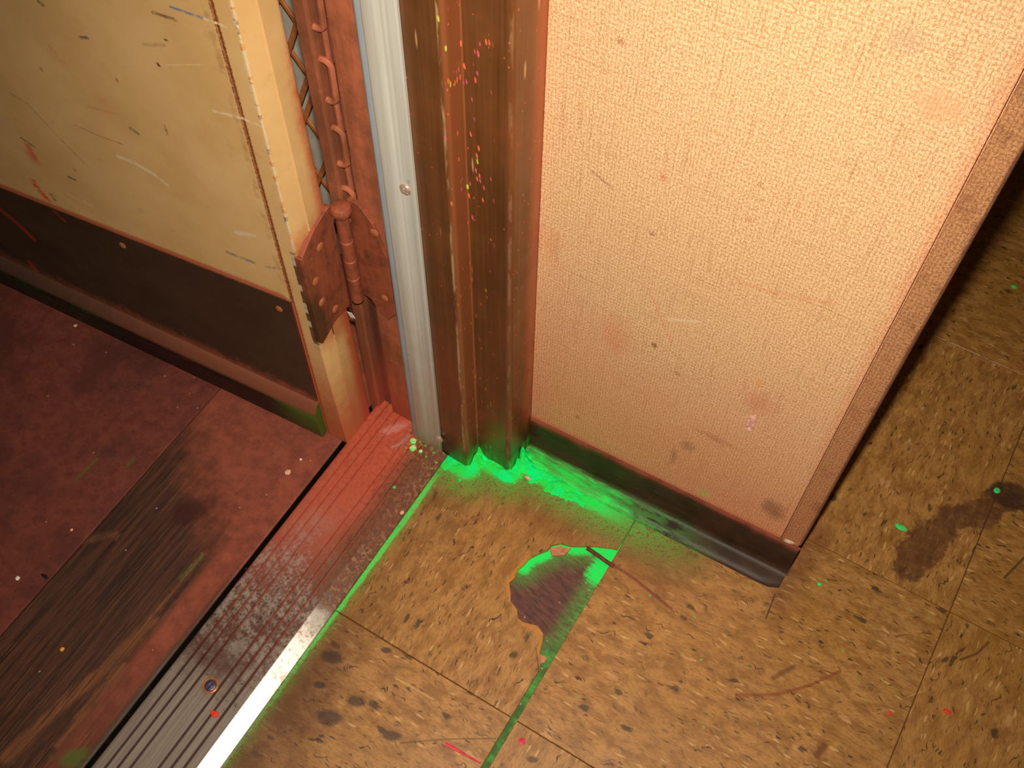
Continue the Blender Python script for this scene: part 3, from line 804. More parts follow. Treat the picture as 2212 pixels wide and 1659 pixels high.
def screw_bm(c, nrm, r, h, ell=1.0, slot=True):
    """domed screw head with a cross recess, on a surface at c with normal nrm"""
    bm = bmesh.new()
    q = Vector(nrm).to_track_quat('Z', 'Y').to_matrix()
    rings = [(1.0, -0.4), (1.0, 0.25), (0.86, 0.62), (0.6, 0.88), (0.3, 0.98)]
    N = 20
    vs = []
    for (k, z) in rings:
        row = []
        for i in range(N):
            a = 2 * math.pi * i / N
            row.append(bm.verts.new(Vector(c) + q @ Vector((r * k * math.cos(a), r * k * math.sin(a), h * z))))
        vs.append(row)
    for a, b in zip(vs[:-1], vs[1:]):
        for i in range(N):
            bm.faces.new((a[i], a[(i + 1) % N], b[(i + 1) % N], b[i]))
    cen = bm.verts.new(Vector(c) + q @ Vector((0, 0, h * (0.35 if slot else 1.0))))
    for i in range(N):
        bm.faces.new((vs[-1][i], vs[-1][(i + 1) % N], cen))
    bm.faces.new(vs[0][::-1])
    if slot:
        for i in range(N):
            if i % 5 in (1, 2, 3):   # leave four notches
                continue
            v = vs[-2][i]
            v.co -= q @ Vector((0, 0, h * 0.45))
    return bm
def blob_bm(c, rx, ry, rz, seed=0, sub=2, rough=0.35):
    bm = bmesh.new()
    bmesh.ops.create_icosphere(bm, subdivisions=sub, radius=1.0)
    for v in bm.verts:
        k = 1 + rough * mnoise.noise(v.co * 1.7 + Vector((seed * 3.1, seed, seed * 1.7)))
        v.co = Vector((v.co.x * rx * k, v.co.y * ry * k, v.co.z * rz * k))
    zmin = min(v.co.z for v in bm.verts)
    for v in bm.verts:
        v.co.z = max(v.co.z, -rz * 0.55)
    zmin = min(v.co.z for v in bm.verts)
    for v in bm.verts: v.co += Vector((c[0], c[1], c[2] - zmin))
    return bm

# ------------------------------------------------------------------ floor of vinyl tiles
TX = [-0.4365 + 0.3052 * i for i in range(0, 7)]
TX[1] = -0.1315
TY = [0.2395 + 0.3072 * i for i in range(-4, 7)]
floor = obj('floor', box_bm(-0.4312, TX[-1], TY[0], TY[-1], -0.06, -0.0032), M_SUB)
tag(floor, 'olive-brown speckled vinyl tile floor on a dark subfloor', 'floor', kind='structure')
GAP = 0.0004
XTHR = -0.3372
for i in range(6):
    for j in range(10):
        x0, x1 = TX[i] + GAP, TX[i + 1] - GAP
        y0, y1 = TY[j] + GAP, TY[j + 1] - GAP
        if i == 0:
            x0, x1 = XTHR + 0.0006, -0.1374
        mat = tile_material('vinyl_tile', (i + j) % 2 == 0, (x0, x1, y0, y1))
        zt = -0.0003 * random.random()
        if j == 4 and i == 0:                    # the broken tile
            poly = [(x0, y0), (x1, y0), (x1, 0.2935)]
            poly += [(p[0], p[1]) for p in HOLE[::-1][1:]]
            poly += [(-0.1322, 0.4385), (-0.1322, 0.4985), (x0, 0.4950)]
            bm = prism_bm(poly, -0.0031, 0.0, 0.0004)
        elif j == 4 and i == 1:
            poly = [(x0, y0), (x1, y0), (x1, y1), (0.0245, y1), (0.0245, 0.4995), (x0, 0.4965)]
            bm = prism_bm(poly, -0.0031, 0.0, 0.0005)
        elif j == 4 and i == 0:
            continue
        elif j == 5 and i == 1:
            bm = prism_bm([(0.0245, y0), (x1, y0), (x1, y1), (0.0245, y1)], -0.0031, zt, 0.0005)
        elif i == 0 and j > 4 or (i == 1 and j > 5):
            if i == 0: continue
            bm = prism_bm([(0.0245, y0), (x1, y0), (x1, y1), (0.0245, y1)], -0.0031, zt, 0.0005)
        else:
            bm = prism_bm([(x0, y0), (x1, y0), (x1, y1), (x0, y1)], -0.0031, zt, 0.0005)
        t = obj('tile', bm, mat, floor)
        if j == 4 and i == 0: t['label'] = 'tile with a bite broken out of its side'

# ------------------------------------------------------------------ cab floor beyond the threshold
SX = -0.5905
cab = obj('floor_cab', box_bm(-1.5, -0.4345, -1.2, 0.62, -0.09, -0.0165), M_BLACK)
tag(cab, 'dark red worn board floor beyond the metal threshold', 'floor', kind='structure')
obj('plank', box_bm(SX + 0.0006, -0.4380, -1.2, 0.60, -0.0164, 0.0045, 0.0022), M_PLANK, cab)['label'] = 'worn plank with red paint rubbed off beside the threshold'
obj('plank', box_bm(-1.06, SX - 0.0006, -1.2, 0.60, -0.0164, 0.0030, 0.0010), M_PLATE, cab)['label'] = 'mottled dark red board'
obj('plank', box_bm(-1.5, -1.0612, -1.2, 0.60, -0.0164, 0.0030, 0.0010), M_PLATE, cab)

# ------------------------------------------------------------------ beige wall, corner strip, cove base
XL, XC, XR = -0.2685, 0.0036, 0.0224
def wall_ring(z):
    return [(XL, wy(XL), z), (XC - 0.0013, wy(XC), z), (XC - 0.0013, wy(XC) + 0.0125, z), (XR - 0.002, wy(XR) + 0.0125, z), (XR - 0.002, 2.08, z), (XL, 2.08, z)]
wr = obj('wall_right', sweep_bm([wall_ring(-0.003), wall_ring(2.3)]), M_WALL)
tag(wr, 'short wall covered in beige woven vinyl right of the door frame', 'wall', kind='structure')
def trim_ring(z):
    f = -0.0012
    pts = [(XC, wy(XC) + f + 0.0006), (XC + 0.0006, wy(XC) + f)]
    pts += [(XR - 0.0045, wy(XR) + f + 0.0004), (XR - 0.0022, wy(XR) + f + 0.0012), (XR - 0.0006, wy(XR) + f + 0.0034), (XR, wy(XR) + f + 0.007)]
    pts += [(XR, 0.545), (XR - 0.0018, 0.545), (XR - 0.0018, wy(XR) + 0.0123), (XC, wy(XR) + 0.0123)]
    return [(p[0], p[1], z) for p in pts]
tr = obj('trim_1', sweep_bm([trim_ring(0.0575), trim_ring(0.2), trim_ring(2.3)]), M_TRIM)
tag(tr, 'worn brownish corner strip closing the free end of the beige wall', 'trim', kind='structure')
obj('plaster_chip', blob_bm((XC + 0.0065, wy(XC) - 0.0002, 0.0562), 0.0055, 0.0018, 0.0040, 3), M_PLASTER, tr)['label'] = 'bare pale plaster at the broken foot of the strip'
def cove_ring(x):
    k = 1.0
    if x > 0.008: k = 1.0 - 0.25 * ((x - 0.008) / 0.016) ** 2
    prof = [(0.0, 0.0562), (0.0022, 0.0560), (0.0034, 0.0545), (0.0036, 0.030), (0.0038, 0.0135), (0.0048, 0.0085), (0.0072, 0.0060), (0.0115, 0.0051), (0.0165 * k, 0.0045), (0.0205 * k, 0.0036), (0.0236 * k, 0.0022), (0.0252 * k, 0.0009), (0.0256 * k, 0.0003), (0.0, 0.0003)]
    return [(x, wy(x) - d, z) for d, z in prof]
xs = [XL + 0.0016 + (XR - XL - 0.0016) * i / 30 for i in range(31)]
bb = obj('baseboard_right', sweep_bm([cove_ring(x) for x in xs]), M_BASE, smooth=True)
tag(bb, 'low dark brown vinyl cove base along the beige wall', 'baseboard', kind='structure')
# torn bubble in the covering
gx, gz = wp(1622, 912)
gy = wy(gx)
bm = bmesh.new()
for k, (ox, oz, sx, sz) in enumerate(((0.0006, 0.005, 0.0030, 0.0075), (-0.0018, -0.004, 0.0022, 0.0080), (0.0022, -0.003, 0.0018, 0.0085), (0.0002, -0.0115, 0.0030, 0.0028))):
    b2 = blob_bm((gx + ox, gy - 0.0004, gz + oz - sz * 0.55), sx, 0.0012, sz, 9 + k)
    me = bpy.data.meshes.new('tmp'); b2.to_mesh(me); b2.free(); bm.from_mesh(me); bpy.data.meshes.remove(me)
obj('torn_blister', bm, M_GOUGE, wr, True)['label'] = 'pale pink torn blister low on the covering'

# ------------------------------------------------------------------ stepped brown steel door frame
def frame_ring(z):
    r = 0.0045
    pts = [(-0.3720, 0.4480), (-0.3720, 0.4406), (-0.3710, 0.4398)]
    pts += [(-0.3165, 0.4380)] + arc(-0.3135, 0.4372 + r, r, 262, 360, 5)
    pts += [(-0.3090, 0.4535)] + [(-0.3088, 0.4556), (-0.3078, 0.4566)]
    pts += [(-0.2765, 0.4560)] + arc(-0.2735, 0.4550 + r, r, 265, 360, 5)
    pts += [(-0.2688, 0.50), (-0.2688, 0.60), (-0.3720, 0.60)]
    return [(p[0], p[1], z) for p in pts]
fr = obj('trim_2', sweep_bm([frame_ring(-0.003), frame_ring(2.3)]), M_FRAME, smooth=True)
tag(fr, 'brown painted steel door frame with two rounded steps', 'frame', kind='structure')
# jamb behind the weatherstrip: flat, chain recess and guide bar
jm = obj('trim_3', sweep_bm([[(p[0], p[1], z) for p in [(-0.3722, 0.4490), (-0.4085, 0.4490), (-0.4118, 0.4500), (-0.4132, 0.4522), (-0.4136, 0.4640), (-0.4386, 0.4640), (-0.4386, 0.60), (-0.3722, 0.60)]] for z in (-0.02, 2.3)]), M_RUST, smooth=True)
tag(jm, 'rust-dusted steel door jamb with a chain slot', 'frame', kind='structure')
obj('guide_bar', sweep_bm([[(p[0], p[1], z) for p in [(-0.4388, 0.4475), (-0.4378, 0.4466), (-0.4286, 0.4466), (-0.4272, 0.4474), (-0.4266, 0.4490), (-0.4266, 0.4635), (-0.4388, 0.4635)]] for z in (-0.02, 2.3)]), M_RUST_D, jm)['label'] = 'darker narrow bar beside the chain slot'

# ------------------------------------------------------------------ threshold
def thr_ring(y):
    top = 0.0090
    pts = [(-0.4316, -0.010), (-0.4316, 0.0062), (-0.4308, 0.0080), (-0.4290, 0.0088), (-0.4270, top)]
    for gx_, w in ((-0.4199, 0.0026), (-0.4105, 0.0026), (-0.4010, 0.0026), (-0.3795, 0.0026), (-0.3700, 0.0026), (-0.3604, 0.0026)):
        pts += [(gx_ - w / 2, top), (gx_ - w / 2 + 0.0003, top - 0.0016), (gx_ + w / 2 - 0.0003, top - 0.0016), (gx_ + w / 2, top)]
    pts += [(-0.3508, top), (-0.3498, 0.0087), (-0.3352, 0.0031), (-0.3346, 0.0022), (-0.3346, 0.0004), (-0.3368, 0.0003), (-0.3368, -0.010)]
    return [(p[0], y, p[1]) for p in pts]
th = empty('threshold')
tag(th, 'fluted metal saddle threshold between vinyl tiles and red boards', 'threshold')
obj('saddle', sweep_bm([thr_ring(-0.9), thr_ring(0.0), thr_ring(0.2), thr_ring(0.4376)]), M_THR, th)
# far end of the saddle, cut back round the frame
def thr_end(y):
    pts = [p for p in thr_ring(y) if p[0] <= -0.3700]
    pts = pts + [(-0.3724, y, 0.0074), (-0.3724, y, -0.010)]
    return pts
obj('saddle_end', sweep_bm([thr_end(0.43765), thr_end(0.4560)]), M_THR, th)
sc_c = fl(*(200 + 1125 / 4.424, 1250 + 1020 / 4.424), 0.009)
def washer_bm(c, z, r0, r1, h):
    bm = bmesh.new(); N = 28
    rows = []
    for r, zz in ((r1 * 1.05, z - 0.0004), (r1, z + h * 0.7), (0.5 * (r0 + r1), z + h), (r0, z + h * 0.2)):
        rows.append([bm.verts.new((c[0] + r * math.cos(2 * math.pi * i / N), c[1] + r * math.sin(2 * math.pi * i / N), zz)) for i in range(N)])
    for a, b in zip(rows[:-1], rows[1:]):
        for i in range(N): bm.faces.new((a[i], a[(i + 1) % N], b[(i + 1) % N], b[i]))
    return bm
obj('screw_rim', washer_bm(sc_c, 0.0089, 0.0056, 0.0076, 0.0009), M_RIVET, th, True)
s_ = obj('screw', screw_bm((sc_c[0], sc_c[1], 0.0089), (0, 0, 1), 0.0055, 0.0013), M_SCREW_BLUE, th, True)
s_['label'] = 'blued screw head sunk in the saddle'

# ------------------------------------------------------------------ grey weatherstrip on the jamb edge
ws = empty('weatherstrip')
tag(ws, 'grey aluminium weatherstrip running up the door frame', 'weatherstrip')
def strip_ring(z):
    pts = [(-0.3703, 0.4397), (-0.3703, 0.4362), (-0.3694, 0.4350), (-0.3678, 0.4344), (-0.3600, 0.4342), (-0.3568, 0.4346), (-0.3552, 0.4358), (-0.3545, 0.4361),
           (-0.3438, 0.4357), (-0.3420, 0.4356), (-0.3412, 0.4360), (-0.3412, 0.4384), (-0.36, 0.4392)]
    return [(p[0], p[1], z) for p in pts]
obj('flange', sweep_bm([strip_ring(0.003), strip_ring(2.2)]), M_STRIP, ws, True)
def rubber_ring(z):
    pts = [(-0.3704, 0.4396)] + [(-0.3704, 0.4368)] + arc(-0.3742, 0.4405, 0.0042, 300, 60, 8) + [(-0.3704, 0.4430)]
    return [(p[0], p[1], z) for p in pts]
obj('rubber_bulb', sweep_bm([rubber_ring(0.0105), rubber_ring(2.2)]), M_RUBBER, ws, True)['label'] = 'blue-grey rubber bulb along the strip'
for (px, py) in ((876, 409), (947, 948)):
    p = on_plane(px, py, (0, 0.4358, 0), (0, 1, 0))
    obj('screw', screw_bm((p.x, 0.4360, p.z), (0, -1, 0), 0.0052, 0.0026), M_SCREW, ws, True)

# ------------------------------------------------------------------ open door leaf
door = empty('door_1')
tag(door, 'open cream painted door with dark brown kick plate', 'door', kind='structure')
LEN = 0.92
def D(u, out, z):
    p = DC + DE * u + DN * out
    return (p.x, p.y, z)
def door_ring(z):
    # corner leans a little towards the foot
    s = 0.0
    for za, zb, a, b in ((0.0, 0.13, 0.0070, 0.0025), (0.13, 0.30, 0.0025, 0.0), (0.30, 3.0, 0.0, 0.0)):
        if za <= z <= zb: s = a + (b - a) * (z - za) / (zb - za); break
    cx = DC.x + s
    bk = 0.0 if z < 0.1 else min(0.0066, (z - 0.1) * 0.0150)
    pts = [D(LEN, 0, z), D(0.0188, 0, z), D(0.0182, -0.0004, z), D(0.0168, -0.0004, z), D(0.0162, 0, z),
           (cx - 0.0012, DC.y - 0.0001, z), (cx - 0.0002, DC.y + 0.0010, z),
           (-0.4325 + s * 0.5, 0.4088, z), (-0.4335 + s * 0.5, 0.4092, z), (-0.4335 + s * 0.5, 0.4098, z), (-0.4322 + s * 0.5, 0.4104, z),
           (-0.4326 + s * 0.3, 0.4335 - bk, z), (-0.4332 + s * 0.3, 0.4352 - bk, z), (-0.4350 + s * 0.3, 0.4360 - bk, z),
           D(LEN, -0.043, z)]
    return pts
obj('leaf', sweep_bm([door_ring(z) for z in (0.0062, 0.05, 0.13, 0.21, 0.30, 0.6, 1.2, 2.05)]), M_DOOR, door)
KU1 = 0.0192
kt0, kt1 = KT[0], KT[1]
def ktop(u): return kt1[1] + (u - kt1[0]) * (kt0[1] - kt1[1]) / (kt0[0] - kt1[0])
b1a, b1b = dp(680, 866, 0.0015), dp(0, 552, 0.0015)
b2a, b2b = dp(680, 905, 0.012), dp(0, 585, 0.012)
b3a, b3b = dp(690, 943, 0.010), dp(0, 612, 0.010)
def lerp_line(a, b, u): return a[1] + (u - a[0]) * (b[1] - a[1]) / (b[0] - a[0])
def kick_ring(u, k=1.0):
    z1 = lerp_line(b1a, b1b, u); zt = ktop(u)
    if u < 0.022: zt = zt - 0.002
    o = 0.0016
    return [D(u, 0.0, z1 - 0.003), D(u, o, z1 - 0.003), D(u, o, zt - 0.0008), D(u, o - 0.0008, zt), D(u, 0.0, zt)]
us = [KU1, KU1 + 0.004] + [0.05 + 0.06 * i for i in range(15)]
us = [u for u in us if u < LEN]
kp = obj('kick_plate', sweep_bm([kick_ring(u) for u in us]), M_KICK, door)
kp['label'] = 'dark brown kick plate with red dust round its edge'
for (px, py) in ((265, 530), (603, 667), (118, 466)):
    if px == 118: continue
    u, z = dp(px, py, 0.0016)
    obj('screw', screw_bm(D(u, 0.0014, z), DN, 0.0038, 0.0016), M_RIVET, kp, True)
def roll_ring(u):
    z1, z2, z3 = (lerp_line(*q, u) for q in ((b1a, b1b), (b2a, b2b), (b3a, b3b)))
    z3 = max(z3, 0.0062)
    m = z1 - z2
    return [D(u, 0.0005, z1), D(u, 0.0024, z1 - 0.0005), D(u, 0.0060, z1 - m * 0.25), D(u, 0.0098, z1 - m * 0.62), D(u, 0.0118, z2 + m * 0.12), D(u, 0.0124, z2 - m * 0.15), D(u, 0.0118, z2 - m * 0.5),
            D(u, 0.0100, z3 + 0.004), D(u, 0.0085, z3), D(u, 0.0005, z3)]
us2 = [KU1 - 0.001, KU1 + 0.006] + us[2:]
rl = obj('rolled_foot', sweep_bm([roll_ring(u) for u in us2]), M_SWEEP, kp, True)
rl['label'] = 'rolled black lower lip of the kick plate, green dust at its end'

# ------------------------------------------------------------------ hinge (moves with the door)
PX, PY = -0.4212, 0.4385
hg = empty('hinge'); hg.parent = door
hg['label'] = 'heavy rust-coated strap hinge with riveted leaves'
# leaf on the door edge: tapering plate
yz = [(0.3925, 0.3140), (0.4120, 0.3290), (0.4330, 0.3360), (0.4365, 0.3350), (0.4365, 0.2020), (0.4330, 0.2005), (0.4155, 0.2020), (0.3925, 0.1925)]
def plate_x(poly, x0, x1, bev=0.0006):
    bm = bmesh.new()
    a = [bm.verts.new((x0, p[0], p[1])) for p in poly]
    b = [bm.verts.new((x1, p[0], p[1])) for p in poly]
    n = len(poly)
    bm.faces.new(a); top = bm.faces.new(b)
    for i in range(n): bm.faces.new((a[i], a[(i + 1) % n], b[(i + 1) % n], b[i]))
    bmesh.ops.recalc_face_normals(bm, faces=bm.faces[:])
    bmesh.ops.bevel(bm, geom=list(top.edges), offset=bev, segments=1, affect='EDGES')
    bmesh.ops.triangulate(bm, faces=[f for f in bm.faces if len(f.verts) > 4])
    return bm
obj('hinge_leaf', plate_x(yz, -0.4345, -0.4296), M_HINGE, hg)
# wrap of the leaf round the door corner
obj('leaf_lip', box_bm(-0.4365, -0.4296, 0.3905, 0.3926, 0.195, 0.313, 0.0006), M_HINGE, hg)
# leaf on the jamb
xz = [(-0.4200, 0.3400), (-0.4085, 0.3400), (-0.3960, 0.3230), (-0.3860, 0.2850), (-0.3850, 0.2060), (-0.3950, 0.1900), (-0.4060, 0.1990), (-0.4120, 0.2110), (-0.4200, 0.2130)]
bm = bmesh.new()
a = [bm.verts.new((p[0], 0.4492, p[1])) for p in xz]
b = [bm.verts.new((p[0], 0.4455, p[1])) for p in xz]
bm.faces.new(a); top = bm.faces.new(b)
for i in range(len(xz)): bm.faces.new((a[i], a[(i + 1) % len(xz)], b[(i + 1) % len(xz)], b[i]))
bmesh.ops.recalc_face_normals(bm, faces=bm.faces[:])
bmesh.ops.bevel(bm, geom=list(top.edges), offset=0.0008, segments=1, affect='EDGES')
bmesh.ops.triangulate(bm, faces=[f for f in bm.faces if len(f.verts) > 4])
obj('hinge_leaf', bm, M_HINGE, hg)
# barrel: knuckles with seams, ball cap
def lathe_bm(prof, cx, cy, N=24):
    bm = bmesh.new(); rows = []
    for r, z in prof:
        rows.append([bm.verts.new((cx + r * math.cos(2 * math.pi * i / N), cy + r * math.sin(2 * math.pi * i / N), z)) for i in range(N)])
    for a, b in zip(rows[:-1], rows[1:]):
        for i in range(N): bm.faces.new((a[i], a[(i + 1) % N], b[(i + 1) % N], b[i]))
    bm.faces.new(rows[0][::-1]); bm.faces.new(rows[-1])
    return bm
R0 = 0.0056
for z0, z1 in ((0.212, 0.246), (0.2466, 0.2706), (0.2712, 0.2955), (0.2961, 0.3275)):
    obj('knuckle', lathe_bm([(R0 - 0.0008, z0), (R0, z0 + 0.001), (R0, z1 - 0.001), (R0 - 0.0008, z1)], PX, PY), M_HINGE, hg, True)
obj('pin_cap', lathe_bm([(R0, 0.3276), (0.0082, 0.3290), (0.0092, 0.3318), (0.0092, 0.3345), (0.0080, 0.3372), (0.0050, 0.3386), (0.0015, 0.3390)], PX, PY), M_HINGE, hg, True)
for y, z in ((0.4150, 0.3050), (0.4015, 0.2740), (0.4030, 0.2430), (0.4170, 0.2170)):
    obj('rivet', screw_bm((-0.4297, y, z), (1, 0, 0), 0.0044, 0.0017, slot=False), M_RIVET, hg, True)
for px, py in ((808, 503), (831, 644)):
    p = on_plane(px, py, (0, 0.4455, 0), (0, 1, 0))
    obj('rivet', screw_bm((p.x, 0.4456, p.z), (0, -1, 0), 0.0042, 0.0017, slot=False), M_RIVET, hg, True)

# ------------------------------------------------------------------ chain in the slot
def link_bm(c, L, Wd, r, yaw, tilt=0.0):
    bm = bmesh.new()
    N, K = 28, 8
    path = []
    hl = (L - Wd) / 2; rr = Wd / 2 - r
    for i in range(N):
        t = i / N
        a = 2 * math.pi * t
        x = rr * math.cos(a); z = rr * math.sin(a) + (hl if math.sin(a) >= 0 else -hl)
        path.append(Vector((x, 0, z)))
    q = Matrix.Rotation(yaw, 3, 'Z') @ Matrix.Rotation(tilt, 3, 'Y')
    rows = []
    for i in range(N):
        t = (path[(i + 1) % N] - path[i - 1]).normalized()
        n = Vector((t.z, 0, -t.x)); bnm = Vector((0, 1, 0))
        rows.append([bm.verts.new(Vector(c) + q @ (path[i] + r * (math.cos(2 * math.pi * k / K) * n + math.sin(2 * math.pi * k / K) * bnm))) for k in range(K)])
    for i in range(N):
        a, b = rows[i], rows[(i + 1) % N]
        for k in range(K): bm.faces.new((a[k], a[(k + 1) % K], b[(k + 1) % K], b[k]))
    return bm
ch = empty('chain')
tag(ch, 'rust-coated steel chain hanging in the jamb slot above the hinge', 'chain')
zc = 0.325
k = 0
while zc < 1.2:
    yaw = 0.25 if k % 2 == 0 else math.pi / 2 + 0.25
    flat = k % 2 == 0
    obj('chain_link', link_bm((-0.4243 if flat else -0.4226, 0.4518 if flat else 0.4585, zc), 0.044, 0.0175 if flat else 0.0100, 0.0026, 0.10 if flat else math.pi / 2 + 0.1), M_RUST, ch, True)
    zc += 0.0330; k += 1

# ------------------------------------------------------------------ grey cab wall and scissor gate behind the gap
wb = obj('wall_back', box_bm(-1.5, -0.4412, 0.605, 0.66, -0.02, 2.3), M_GREY)
tag(wb, 'grey painted wall seen in the gap behind the open door', 'wall', kind='structure')
gate = empty('folding_gate')
tag(gate, 'rusty crossed gate slats seen in the gap beside the hinge', 'gate')
def bar_bm(c, ang, L, w, t):
    bm = bmesh.new()
    dx, dz = math.cos(ang), math.sin(ang)
    q = Matrix(((dx, 0, -dz), (0, 1, 0), (dz, 0, dx)))
    box = box_bm(-L / 2, L / 2, -t / 2, t / 2, -w / 2, w / 2, 0.0008)
    for v in box.verts: v.co = q @ v.co + Vector(c)
    return box
for py in (-40, 72, 182, 222, 357, 440):
    px = 602 + 0.235 * py + 16
    p = on_plane(px, py, (0, 0.582, 0), (0, 1, 0))
    obj('slat', bar_bm((p.x, 0.582, p.z), math.radians(66), 0.11, 0.0056, 0.003), M_LATH, gate)
for py in (20, 140, 285, 412):
    px = 602 + 0.235 * py + 16
    p = on_plane(px, py, (0, 0.587, 0), (0, 1, 0))
    obj('slat', bar_bm((p.x, 0.5865, p.z), math.radians(-54), 0.11, 0.0050, 0.003), M_LATH, gate)

# ------------------------------------------------------------------ the rest of the rooms, beyond the picture
tag(obj('wall_far', box_bm(-0.3, TX[-1], TY[-1], TY[-1] + 0.1, -0.06, 2.3), M_FARWALL), 'plain tan wall at the far end of the tiled floor', 'wall', kind='structure')
tag(obj('wall_left', box_bm(-1.6, -1.5, -1.2, 0.66, -0.09, 2.3), M_GREY), 'grey wall at the left side of the boarded floor', 'wall', kind='structure')

# ------------------------------------------------------------------ green powder heaped at the foot of the frame
def seg_d(p, a, b):
    ax, ay = a; bx, by = b
    vx, vy = bx - ax, by - ay
    t = max(0, min(1, ((p[0] - ax) * vx + (p[1] - ay) * vy) / (vx * vx + vy * vy + 1e-12)))
    return math.hypot(p[0] - ax - vx * t, p[1] - ay - vy * t)
def powder_h(x, y):
    p = (x, y)
    d1 = min(seg_d(p, a, b) for a, b in zip(BASE_LINE[:5], BASE_LINE[1:6]))
    nz = mnoise.fractal(Vector((x * 60, y * 90, 1.3)), 0.7, 2.0, 4)
    nf = mnoise.noise(Vector((x * 420, y * 420, 4.0)))
    c1 = math.hypot(x + 0.3075, y - 0.4565)
    c2 = math.hypot(x + 0.2660, y - 0.4735)
    h = 0.0030 * max(0, 1 - d1 / (0.0150 + 0.010 * nz))
    h += 0.022 * math.exp(-(c1 / 0.0062) ** 1.3) + 0.024 * math.exp(-(c2 / 0.0070) ** 1.3)
    h *= 0.9
    h += 0.0022 * math.exp(-((x + 0.212) / 0.028) ** 2 - ((y - 0.463) / 0.008) ** 2)
    f = min(1, max(0, (x + 0.349) / 0.02)) * min(1, max(0, (-0.135 - x) / 0.07))
    h = h * f * (1 + 0.9 * nz) + 0.0006 * nf
    return h - 0.0007
bm = bmesh.new()
st = 0.0011
nx_, ny_ = int(0.255 / st), int(0.085 / st)
grid = {}
for i in range(nx_ + 1):
    for j in range(ny_ + 1):
        x, y = -0.352 + i * st, 0.412 + j * st
        grid[i, j] = (x, y, powder_h(x, y))
vm_ = {}
def gv(i, j):
    if (i, j) not in vm_:
        x, y, h = grid[i, j]
        vm_[i, j] = bm.verts.new((x, y, max(h, 0.0002)))
    return vm_[i, j]
for i in range(nx_):
    for j in range(ny_):
        q = [(i, j), (i + 1, j), (i + 1, j + 1), (i, j + 1)]
        if max(grid[k][2] for k in q) > 0.0003:
            # only on the open side of the frame and wall
            x, y, _ = grid[i, j]
            yb = 0.4385 if x < -0.309 else (0.4575 if x < -0.2675 else wy(x) - 0.004)
            if y <= yb: bm.faces.new([gv(*k) for k in q])
pw = obj('green_powder', bm, M_POWDER, None, True)
tag(pw, 'fluorescent green powder heaped along the foot of the door frame', 'powder', kind='stuff')

# ------------------------------------------------------------------ small things lying about
def crumb(name, px, py, z, r, mat, label, cat, seed, flat=0.5, k=1.0, group=None):
    x, y = fl(px, py, z)
    o = obj(name, blob_bm((x, y, z), r, r * k, r * flat, seed, 1 if r < 0.003 else 2), mat)
    return tag(o, label, cat, group)
crumb('paint_crumb', 893, 955, 0.0091, 0.0034, M_PALEGREEN, 'pale yellow-green crumb on the threshold, uppermost beside the weatherstrip foot', 'crumb', 1, 0.8)
crumb('paint_crumb', 892, 970, 0.0091, 0.0038, M_PALEGREEN, 'pale green crumb on the threshold just below the yellow-green one', 'crumb', 2, 0.8)
crumb('paint_crumb', 909, 976, 0.0091, 0.0024, M_PALEGREEN, 'small green crumb nearest the foot of the weatherstrip', 'crumb', 3, 0.8)
crumb('paint_crumb', 852, 1053, 0.0091, 0.0018, M_GREENCHIP, 'single bright green fleck alone on the red end of the threshold', 'crumb', 4)
crumb('plaster_crumb', 622, 1021, 0.0046, 0.0032, M_PINK, 'pale pink crumb on red boards left of the dark threshold gap', 'crumb', 5)
crumb('plaster_crumb', 650, 993, 0.0046, 0.0015, M_WHITE, 'tiny white crumb on the red plank just above a pink one', 'crumb', 6)
crumb('plaster_crumb', 39, 1249, 0.0031, 0.0026, M_WHITE, 'white round crumb at the left edge of the dark red board', 'crumb', 7)
crumb('plaster_crumb', 160, 1243, 0.0031, 0.0013, M_WHITE, 'tiny white speck beside the seam in the red boards', 'crumb', 8)
crumb('plaster_crumb', 155, 1145, 0.0031, 0.0018, M_PINK, 'dull pinkish crumb on the mottled red board near its seam', 'crumb', 9)
crumb('plaster_crumb', 163, 704, 0.0031, 0.0024, M_PINK, 'pinkish crumb under the door on the red board', 'crumb', 21)
crumb('paint_crumb', 135, 1403, 0.0046, 0.0026, M_ORANGE, 'orange and white crumb on the worn dark plank', 'crumb', 10)
crumb('plaster_crumb', 1140, 1034, 0.0022, 0.0036, M_PINK, 'pink elongated crumb lying in the green powder', 'crumb', 11, 0.6, 0.5)
crumb('plaster_crumb', 868, 1108, 0.0032, 0.0026, M_PINK, 'pinkish crumb on the threshold edge beside the green line', 'crumb', 12)
crumb('paint_chip', 1945, 1139, 0.0, 0.0062, M_GREENCHIP, 'flat green paint chip on the tiles right of the wall corner', 'paint chip', 13, 0.15, 0.55)
crumb('paint_chip', 2153, 1060, 0.0, 0.0034, M_GREENCHIP, 'green paint chip on a tile joint beside the brown spill', 'paint chip', 14, 0.2)
crumb('paint_chip', 1770, 1262, 0.0, 0.0022, M_GREENCHIP, 'small green speck on the tile just below the wall corner', 'paint chip', 15, 0.3)
crumb('paint_chip', 2190, 620, 0.0, 0.0030, M_GREENCHIP, 'blue-green fleck on the far shaded tile beyond the wall', 'paint chip', 22, 0.3)
crumb('paint_chip', 2045, 1537, 0.0, 0.0042, M_REDCHIP, 'red paint chip on the tile near the bottom right', 'paint chip', 16, 0.2, 0.5)
crumb('paint_chip', 1922, 1541, 0.0, 0.0022, M_REDCHIP, 'smaller dull red chip left of the long tile joint', 'paint chip', 17, 0.25)
crumb('paint_chip', 465, 1543, 0.0091, 0.0045, M_REDCHIP, 'orange-red paint blob on the fluted threshold', 'paint chip', 18, 0.25, 0.7)
crumb('paint_chip', 1128, 1601, 0.0, 0.0032, M_CRIMSON, 'round coral dot on the tile right of the green joint', 'paint chip', 19, 0.15)
